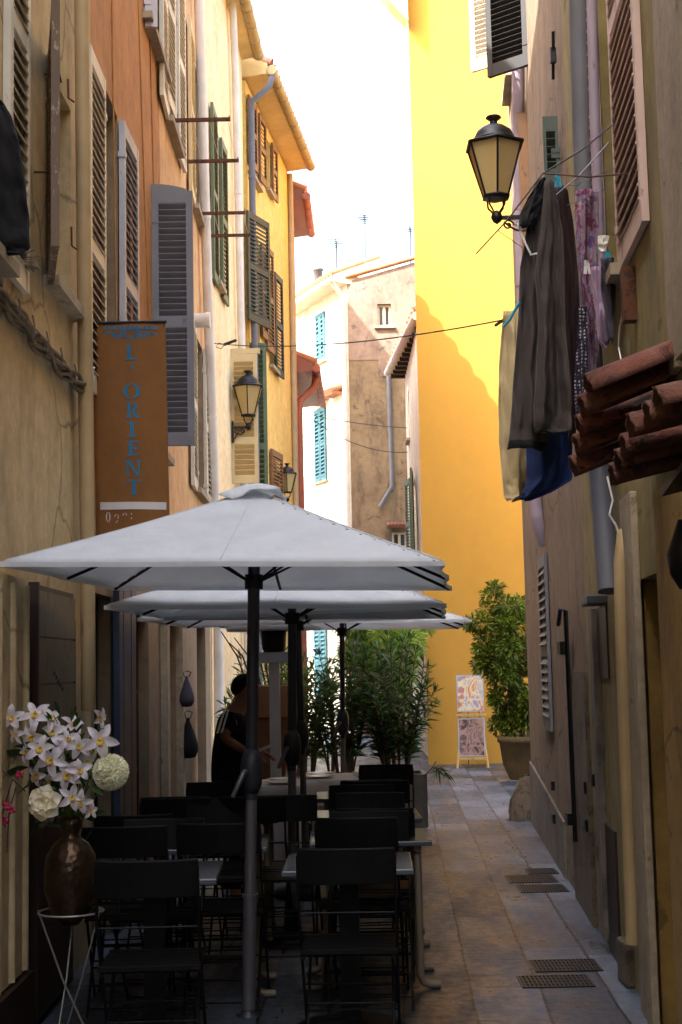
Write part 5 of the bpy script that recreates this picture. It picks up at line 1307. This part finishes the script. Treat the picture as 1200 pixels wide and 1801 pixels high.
art('framed_picture','lower brown and pinkish abstract picture on the easel',at(825,1329,y).z,at(825,1262,y).z,(74,52,50),(166,130,116),(110,84,80),3,y-.2)
# ------------------------------------------------------------------ guard stone, grates, antennas
b=MB(); q=floor_at(918,1442); c_=V(q.x+.02,q.y,0); vs=[];fs=[]; n=14
prof=[(.17,0),(.165,.08),(.14,.2),(.1,.34),(.055,.43),(.001,.46)]
b.lathe(c_,prof,n); random.seed(3)
for i,v_ in enumerate(b.v): b.v[i]=v_+V(random.uniform(-.03,.03)+.1*v_.z,random.uniform(-.03,.03),random.uniform(-.01,.01) if v_.z>.01 else 0)
o=mk('guard_stone',b,M['stone'],None,'rough cone shaped guard stone at the corner of the beige house','stone')
def grate(pts,label):
    P=[floor_at(*p_) for p_ in pts]; x0=min(p_.x for p_ in P); x1=max(p_.x for p_ in P); y0=min(p_.y for p_ in P); y1=max(p_.y for p_ in P)
    t=thing('drain_grate',label,'grate',((x0+x1)/2,(y0+y1)/2,0),'iron grates set in the paving')
    b=MB(); f=.012
    b.box(x0,x1,y0,y0+f,-.004,.006); b.box(x0,x1,y1-f,y1,-.004,.006); b.box(x0,x0+f,y0+f,y1-f,-.004,.006); b.box(x1-f,x1,y0+f,y1-f,-.004,.006)
    mk('frame',b,M['iron'],t); b=MB(); k=int((x1-x0)/.022)
    for i in range(k): x=x0+f+(x1-x0-2*f)*(i+.5)/k; b.box(x-.0045,x+.0045,y0+f,y1-f,-.002,.0055)
    for i in range(3): yy=y0+(y1-y0)*(i+1)/4; b.box(x0+f,x1-f,yy-.004,yy+.004,-.001,.0058)
    mk('bars',b,M['iron'],t); b=MB(); b.box(x0+f,x1-f,y0+f,y1-f,-.004,.0015); mk('shaft',b,M['void'],t)
grate(((930,1690),(1062,1708)),'farther of the two foreground iron grates'); grate(((908,1718),(1048,1736)),'nearest iron grate in the foreground paving')
grate(((907,1558),(1002,1569)),'nearest of the three mid distance grates'); grate(((887,1541),(983,1552)),'middle grate of the three near the right wall'); grate(((922,1529),(984,1537)),'small farthest grate near the right wall')
def antenna(px,py0,py1,Y,label,n):
    base=at(px,py1,Y); top=at(px,py0,Y); t=thing('roof_antenna',label,'antenna',tuple(base),'roof antennas')
    b=MB(); b.tube([base-V(0,0,.5),top],.022,6); mk('mast',b,M['alud'],t)
    b=MB(); z=top.z-.05
    for k in range(n): b.tube([V(base.x-.22+.02*k,Y-.3+k*.09,z-.08*(k%2)),V(base.x+.22-.02*k,Y-.3+k*.09,z-.08*(k%2))],.013,5)
    b.tube([V(base.x,Y-.35,z),V(base.x,Y+.4,z)],.012,5); mk('elements',b,M['alud'],t)
antenna(592,424,495,34,'tall thin antenna on the white house roof',6); antenna(642,378,470,36,'antenna with several elements above the brown house',8); antenna(722,400,470,38,'faint antenna rising by the golden house edge',5)
b=MB(); q=at(560,490,37); b.lathe(q-V(0,0,.3),[(.12,0),(.12,.5),(.16,.52),(.16,.56),(.05,.6)],12); mk('chimney_cowl',b,M['alu'],None,'small metal chimney cowl behind the white house roof','chimney')
# ------------------------------------------------------------------ vase, stand, bouquet
random.seed(11)
YV=6.0
vc=at(125,1540,YV); s=YV/F
zt=at(125,1462,YV).z; zb=at(125,1628,YV).z
m,nt,p=newmat('hammered_bronze'); v=coords(nt,obj=True); n1=noise(nt,v,5,5,.6); vo=nt.nodes.new('ShaderNodeTexVoronoi'); vo.inputs['Scale'].default_value=34; nt.links.new(v,vo.inputs['Vector'])
nt.links.new(ramp(nt,n1,[(.3,lin((54,42,32))),(.7,lin((98,78,56)))]),p.inputs['Base Color']); p.inputs['Metallic'].default_value=.85; p.inputs['Roughness'].default_value=.33; bump(nt,p,vo.outputs['Distance'],.35,.01); M['bronze']=m
t=thing('bronze_vase','hammered bronze jug shaped vase holding the bouquet on a wire stand','vase',(vc.x,YV,zb))
H_=zt-zb
b=MB(); k=s
b.lathe((vc.x,YV,zb),[(.001,0),(14*k,2*k),(34*k,25*k),(45*k,60*k),(46*k,90*k),(42*k,118*k),(30*k,138*k),(17*k,148*k),(13*k,154*k),(15*k,160*k),(20*k,168*k),(20*k,176*k),(15*k,184*k),(12*k,182*k),(16*k,172*k),(10*k,158*k)],40); mk('body',b,M['bronze'],t)
# stand
t=thing('wire_plant_stand','slim three legged wire stand carrying the bronze vase','stand',(vc.x,YV,0))
zr=at(125,1603,YV).z; M['wiregrey']=paint('grey_wire',(150,146,140),(110,100,90),wear=.66,metal=.5,rough=.4)
b=MB(); R_=.135; b.tube([V(vc.x+R_*math.cos(a),YV+R_*math.sin(a),zr) for a in [i*2*PI/32 for i in range(33)]],.005,6,cap=False); mk('ring',b,M['wiregrey'],t)
for a in (R(-150),R(-20),R(95)):
    p1=V(vc.x+R_*math.cos(a),YV+R_*math.sin(a),zr); ft=V(vc.x+.045*math.cos(a+.5),YV+.045*math.sin(a+.5),.35); f2=V(vc.x+.13*math.cos(a+2.6),YV+.13*math.sin(a+2.6),.0)
    b=MB(); b.tube([p1+(p1-ft).normalized()*.02,ft,f2],.0045,6); mk('leg',b,M['wiregrey'],t)
# bouquet
M['petal']=leafmat('orchid_petal',(226,216,222),(244,238,236),.35,.5,8)
M['lip']=leafmat('orchid_lip',(226,190,60),(240,214,110),.3)
M['liprose']=leafmat('orchid_pink_veins',(170,80,96),(200,120,120),.3)
M['pom']=leafmat('pompom_floret',(248,248,206),(255,255,236),.3)
M['rose']=leafmat('rose_petal',(252,240,196),(255,248,220),.35)
M['fol']=leafmat('bouquet_foliage',(30,56,24),(76,104,44),.3)
M['stem']=leafmat('flower_stem',(70,92,36),(110,128,60),.2)
t=thing('flower_bouquet','bouquet of white orchids with a rose and pale green pompom in the bronze vase','bouquet',(vc.x,YV,zt))
def petal(mb,c,ax,n_,L,w,cup=.25,m=0,tipw=.0):
    """ax outwards direction, n_ facing normal"""
    s_=n_.cross(ax).normalized(); N=5; vs=[];fs=[]
    for i in range(N+1):
        f=i/N; ww=w*.5*(math.sin(PI*(f*.82+.14))**.9 if f<1 else .06); z_=n_*(L*(cup*math.sin(f*PI*.9)-.12*f*f*2))
        for q_ in (-1,-.5,0,.5,1): vs.append(c+ax*(L*f)+s_*(ww*q_)+z_+n_*(abs(q_)**2*ww*.35))
    for i in range(N):
        for q_ in range(4): a=i*5+q_; fs.append((a,a+1,a+6,a+5))
    mb.add(vs,fs,m,True)
def orchid(px,py,Y,r,face,rot=0,open_=1):
    c=at(px,py,Y); n_=Vector(face).normalized(); u=n_.cross(V(0,0,1)).normalized(); v_=u.cross(n_); f=MB()
    for k in range(5):
        a=rot+PI/2+k*2*PI/5+random.uniform(-.12,.12); ax=(u*math.cos(a)+v_*math.sin(a))
        ax=(ax+n_*(1-open_)*.9).normalized()
        petal(f,c,ax,n_,r*random.uniform(.9,1.1),r*random.uniform(.42,.58),cup=random.uniform(.05,.22))
    fl=mk('orchid',f,M['petal'],t)
    l=MB()
    for a in (-.7,.0,.7):
        ax=(-v_*math.cos(a)+u*math.sin(a)+n_*.9).normalized(); petal(l,c+n_*r*.05,ax,(n_-ax*.3).normalized(),r*.42,r*.3,cup=.3)
    l.tube([c,c+n_*r*.3+v_*r*.08,c+n_*r*.38-v_*r*.02],[r*.06,r*.07,r*.03],6,m=0)
    l.tube([c-v_*r*.3+n_*r*.28-u*r*.12,c-v_*r*.36+n_*r*.34,c-v_*r*.3+n_*r*.28+u*r*.12],r*.03,5,m=1)
    mk('lip',l,[M['lip'],M['liprose']],fl)
    st=MB(); st.tube([c-n_*.004,c-n_*.03-V(0,0,.03),(c+V(vc.x,YV,zt)*1.0)/2+V(0,.02,.0)],[.0035,.003,.003],5); mk('stem',st,M['stem'],t)
FL=[(22,1262,5.98,24,(-.3,-1,.2)),(30,1292,6.0,20,(-.5,-1,-.1)),(62,1258,5.95,30,(-.2,-1,.6)),(88,1265,5.97,28,(.3,-1,.7)),(60,1295,5.93,27,(-.3,-1,.1)),(72,1318,5.9,30,(-.1,-1,.15)),(95,1290,5.93,25,(.1,-1,.5)),(92,1337,5.88,30,(.1,-1,.1)),(118,1300,5.92,24,(.2,-1,.4)),(138,1312,5.92,26,(.15,-1,.2)),(128,1275,5.97,22,(.3,-1,.5)),(176,1302,5.9,29,(.25,-1,.1)),(172,1262,5.95,21,(.9,-.5,.3)),(160,1318,5.97,24,(.3,-1,0)),(120,1362,5.86,28,(0,-1,0)),(140,1355,5.88,24,(.3,-1,.2)),(68,1362,5.95,24,(-.5,-1,0)),(88,1372,5.96,22,(-.2,-1,-.2)),(126,1402,5.88,27,(.05,-1,-.1)),(143,1410,5.9,22,(.3,-1,-.1)),(158,1425,5.93,18,(.7,-1,-.2)),(48,1322,6.0,22,(-.6,-1,0)),(150,1340,5.95,20,(.5,-1,.3)),(105,1318,5.95,22,(0,-1,.3))]
for i,(a,b_,Y_,r,fc) in enumerate(FL): orchid(a,b_,Y_+random.uniform(-.03,.03),r*s*random.uniform(.9,1.15),(fc[0]*1.3+random.uniform(-.4,.4),fc[1],fc[2]+random.uniform(-.35,.3)),random.uniform(-.6,.6),random.uniform(.55,1))
# pompom
c=at(195,1358,5.92); f=MB(); r=31*s
f.lathe(c,[(r*.8*math.sin(PI*i/10)+.0005,-r*.8*math.cos(PI*i/10)) for i in range(11)],16)
for i in range(900):
    z=1-2*(i+.5)/900; a=i*2.39996; q=math.sqrt(1-z*z); d=V(q*math.cos(a),q*math.sin(a),z); 
    d2=(d+rnd_dir()*.35).normalized(); petal(f,c+d*r*.78,d2,d.cross(rnd_dir()).normalized(),r*.26,r*.17,cup=.2)
mk('pompom_flower',f,M['pom'],t)
b=MB(); b.tube([c-V(.01,0,r*.8),at(168,1400,5.95),at(140,1450,6.0)],.004,6); mk('stem',b,M['stem'],t)
# rose
c=at(75,1412,5.88); n_=V(-.15,-1,.1).normalized(); u=n_.cross(V(0,0,1)).normalized(); v_=u.cross(n_); f=MB()
for ring,(rr,k,cup,L) in enumerate(((0,3,.1,8),(3,4,.2,12),(6,5,.3,15),(8,5,.3,20),(9,6,.1,28))):
    for i in range(k):
        a=i*2*PI/k+ring*.7; ax=u*math.cos(a)+v_*math.sin(a); tilt=(4-ring)*.5
        d=(ax+n_*tilt).normalized(); petal(f,c+ax*rr*s*.4-n_*.004*ring,d,(n_-ax*tilt*.5).normalized(),L*s,L*s*1.15,cup=cup)
mk('rose',f,M['rose'],t)
f=MB()
for i in range(110):
    a=at(random.uniform(60,170),random.uniform(1300,1460),random.uniform(5.95,6.08)); leaf(f,a,(random.uniform(-.7,.7),-.4,random.uniform(-.6,.8)),random.uniform(.05,.1),random.uniform(.018,.035),seg=4)
for i in range(34):
    aa=random.uniform(0,2*PI); a=at(115+random.uniform(20,62)*math.cos(aa),1345+random.uniform(40,95)*math.sin(aa),5.93); leaf(f,a,(math.cos(aa),-.5,-math.sin(aa)+.2),random.uniform(.05,.09),random.uniform(.014,.026),seg=4)
for (a,b_,d,L,w) in ((48,1330,(-1,-.3,.15),.15,.11),(50,1350,(-1,-.2,-.35),.15,.10),(60,1325,(-.8,-.2,.5),.1,.07),(70,1372,(-.7,-.3,-.3),.1,.05),(160,1385,(.8,-.5,.2),.07,.03)):
    leaf(f,at(a,b_,6.04),d,L,w,roll=0.3,seg=7,curl=.2)
mk('leaves',f,M['fol'],t)
f=MB()
for i in range(16):
    a=at(random.uniform(80,160),random.uniform(1310,1400),6.0); f.tube([a,a.lerp(V(vc.x,YV,zt+.03),.6)+V(0,.01,.0),V(vc.x+random.uniform(-.02,.02),YV,zt-.02)],.003,5)
mk('stems',f,M['stem'],t)
# twigs with small magenta blossoms at the left edge
t=thing('blossom_twig','thin twigs with small magenta blossoms at the left edge','plant',tuple(at(-10,1450,5.9)))
M['mag']=leafmat('magenta_petal',(150,20,60),(190,40,84),.3)
b=MB()
for P in (((-20,1335),(20,1368),(45,1392)),((-10,1470),(8,1420),(22,1370)),((-20,1400),(0,1440),(10,1455)),((12,1500),(16,1430),(28,1385))): b.tube([at(x_,y_,5.9) for x_,y_ in P],.003,5)
mk('twigs',b,M['darkwood'],t)
for (x_,y_) in ((14,1418),(8,1444),(34,1362),(2,1412),(0,1436),(20,1425)):
    f=MB(); c=at(x_,y_,5.88); n_=V(random.uniform(-.3,.3),-1,random.uniform(-.3,.4)).normalized(); u=n_.cross(V(0,0,1)).normalized(); v_=u.cross(n_)
    for i in range(5): a=i*2*PI/5; petal(f,c,u*math.cos(a)+v_*math.sin(a),n_,.02,.014)
    mk('blossom',f,M['mag'],t)
# ------------------------------------------------------------------ waiter
YP=9.75
def pp(x,y,dy=0): return at(x,y,YP+dy)
def skin(name,chains,mat,parent,sub=2):
    me=bpy.data.meshes.new(name); vs=[];es=[];rs=[]
    idx={}
    for ch in chains:
        prev=None
        for (key,p_,r_) in ch:
            if key is not None and key in idx: i=idx[key]
            else:
                i=len(vs); vs.append(Vector(p_)-org(parent)); rs.append(r_)
                if key is not None: idx[key]=i
            if prev is not None: es.append((prev,i))
            prev=i
    me.from_pydata(vs,es,[]); me.materials.append(mat); o=bpy.data.objects.new(name,me); C.objects.link(o); o.parent=parent
    m_=o.modifiers.new('skin','SKIN'); m_.use_smooth_shade=True
    sl=me.skin_vertices[0].data
    for i,r_ in enumerate(rs):
        rr=r_ if isinstance(r_,tuple) else (r_,r_); sl[i].radius=rr
        sl[i].use_root=False
    sl[0].use_root=True
    ss=o.modifiers.new('sub','SUBSURF'); ss.levels=sub; ss.render_levels=sub
    return o
hip=pp(412,1362); t=thing('person','waiter in black striped shirt leaning over the laid table, seen from the side','person',(hip.x,YP,0))
msk=paint('skin',(150,98,72),(138,88,64),wear=.8,bs=.02,rough=.6); mshirt=fabric('black_shirt',(16,16,19)); mtr=fabric('dark_trousers',(20,22,28)); mhair=fabric('black_hair',(12,10,10),sc=60,var=.6)
hipz=hip.z
sh=pp(410,1262); nk=pp(420,1245); hd=pp(428,1212)
def hand(ch,key,wr,d,side):
    d=d.normalized(); up=V(0,0,1); sd_=d.cross(up).normalized()*side
    ch.append([(key,wr,.024),(key+'p',wr+d*.045,(.035,.02)),(key+'q',wr+d*.085,(.033,.016))])
    for i,(o_,L) in enumerate(((-.028,.065),(-.010,.078),(.010,.072),(.027,.056))):
        b0=wr+d*.088+sd_*o_; ch.append([(key+'q',None,None),(None,b0,.009),(None,b0+d*L*.5+V(0,0,-.008),.0085),(None,b0+d*L*.9+V(0,0,-.03),.0075)])
    b0=wr+d*.03+sd_*-.035; ch.append([(key+'p',None,None),(None,b0+d*.02,.011),(None,b0+d*.05+V(0,0,-.01),.0095)])
L_sh=sh+V(.02,.19,-.02); R_sh=sh+V(-.0,-.19,-.01)
el=pp(393,1298,-.2); wr=pp(432,1322,-.16); el2=pp(420,1300,.2); wr2=pp(448,1318,.12)
ch=[[('hip',hip,(.08,.10)),('belly',pp(408,1320),(.09,.12)),('chest',pp(408,1280),(.115,.16)),('nb',pp(416,1250),.06),('neck',pp(421,1240),.05),('jaw',pp(431,1226),(.06,.055)),('head',pp(429,1211),(.085,.075)),('crown',pp(427,1200),(.07,.062))],
    [('chest',None,None),(None,R_sh,.045),('el',el,.042),('w1',wr,.027)],[('chest',None,None),(None,L_sh,.045),('el2',el2,.042),('w2',wr2,.027)],
    [('hip',None,None),(None,hip+V(.0,-.1,-.1),.06),(None,hip+V(.04,-.12,-.42),.05),(None,V(hip.x-.0,YP-.12,.09),.04),(None,V(hip.x+.12,YP-.13,.035),.035)],
    [('hip',None,None),(None,hip+V(.0,.1,-.1),.06),(None,hip+V(.08,.12,-.42),.05),(None,V(hip.x+.1,YP+.12,.09),.04),(None,V(hip.x+.22,YP+.13,.035),.035)],
    [('jaw',None,None),(None,pp(443,1222),(.02,.02))],[('head',None,None),(None,pp(445,1214),(.014,.012))]]
hand(ch,'w1',wr,V(.9,.05,-.35),1); hand(ch,'w2',wr2,V(.9,-.1,-.3),-1)
body=skin('body',ch,msk,t)
skin('shirt',[[('y',pp(412,1392),(.14,.17)),('b',pp(411,1366),(.14,.17)),('c',pp(408,1320),(.128,.158)),('d',pp(408,1280),(.135,.178)),('e',pp(414,1256),.085)],[('d',None,None),(None,R_sh+V(0,0,.0),.085),(None,R_sh.lerp(el,.75),.062)],[('d',None,None),(None,L_sh,.085),(None,L_sh.lerp(el2,.75),.062)]],mshirt,t)
skin('trousers',[[('z',hip+V(0,0,.16),(.11,.14)),('a',hip+V(0,0,.05),(.13,.158)),('h',hip+V(0,0,-.05),(.125,.155))],[('h',None,None),(None,hip+V(.0,-.1,-.14),.095),(None,hip+V(.04,-.12,-.42),.072),(None,V(hip.x,YP-.12,.13),.06)],[('h',None,None),(None,hip+V(.0,.1,-.14),.095),(None,hip+V(.08,.12,-.42),.072),(None,V(hip.x+.1,YP+.12,.13),.06)]],mtr,t)
skin('hair',[[('a',pp(419,1226),(.05,.06)),('b',pp(422,1210),(.08,.082)),('c',pp(428,1200),(.085,.082)),('d',pp(440,1196),(.05,.06)),(None,pp(450,1204),(.022,.03))]],mhair,t)
b=MB(); q0=R_sh+V(-.03,-.055,.06); q1=R_sh.lerp(el,.72)+V(-.035,-.052,.01)
for k in range(9):
    p_=q0.lerp(q1,k/8); b.obox(p_+V(-.01,-.012,0),(.008,0,.003),(0,.003,0),(0,0,.008)); b.obox(p_+V(.018,-.016,.004),(.007,0,.003),(0,.003,0),(0,0,.007))
mk('sleeve_stripe',b,M['ceramic'],t)
b=MB(); q=wr+V(.13,.02,.02); b.obox(q,(.05,0,.02),(0,.03,0),(-.004,0,.008)); mk('folded_napkin',b,M['linen'],None,'folded white napkin held in the waiter hand','napkin')
used_all=True
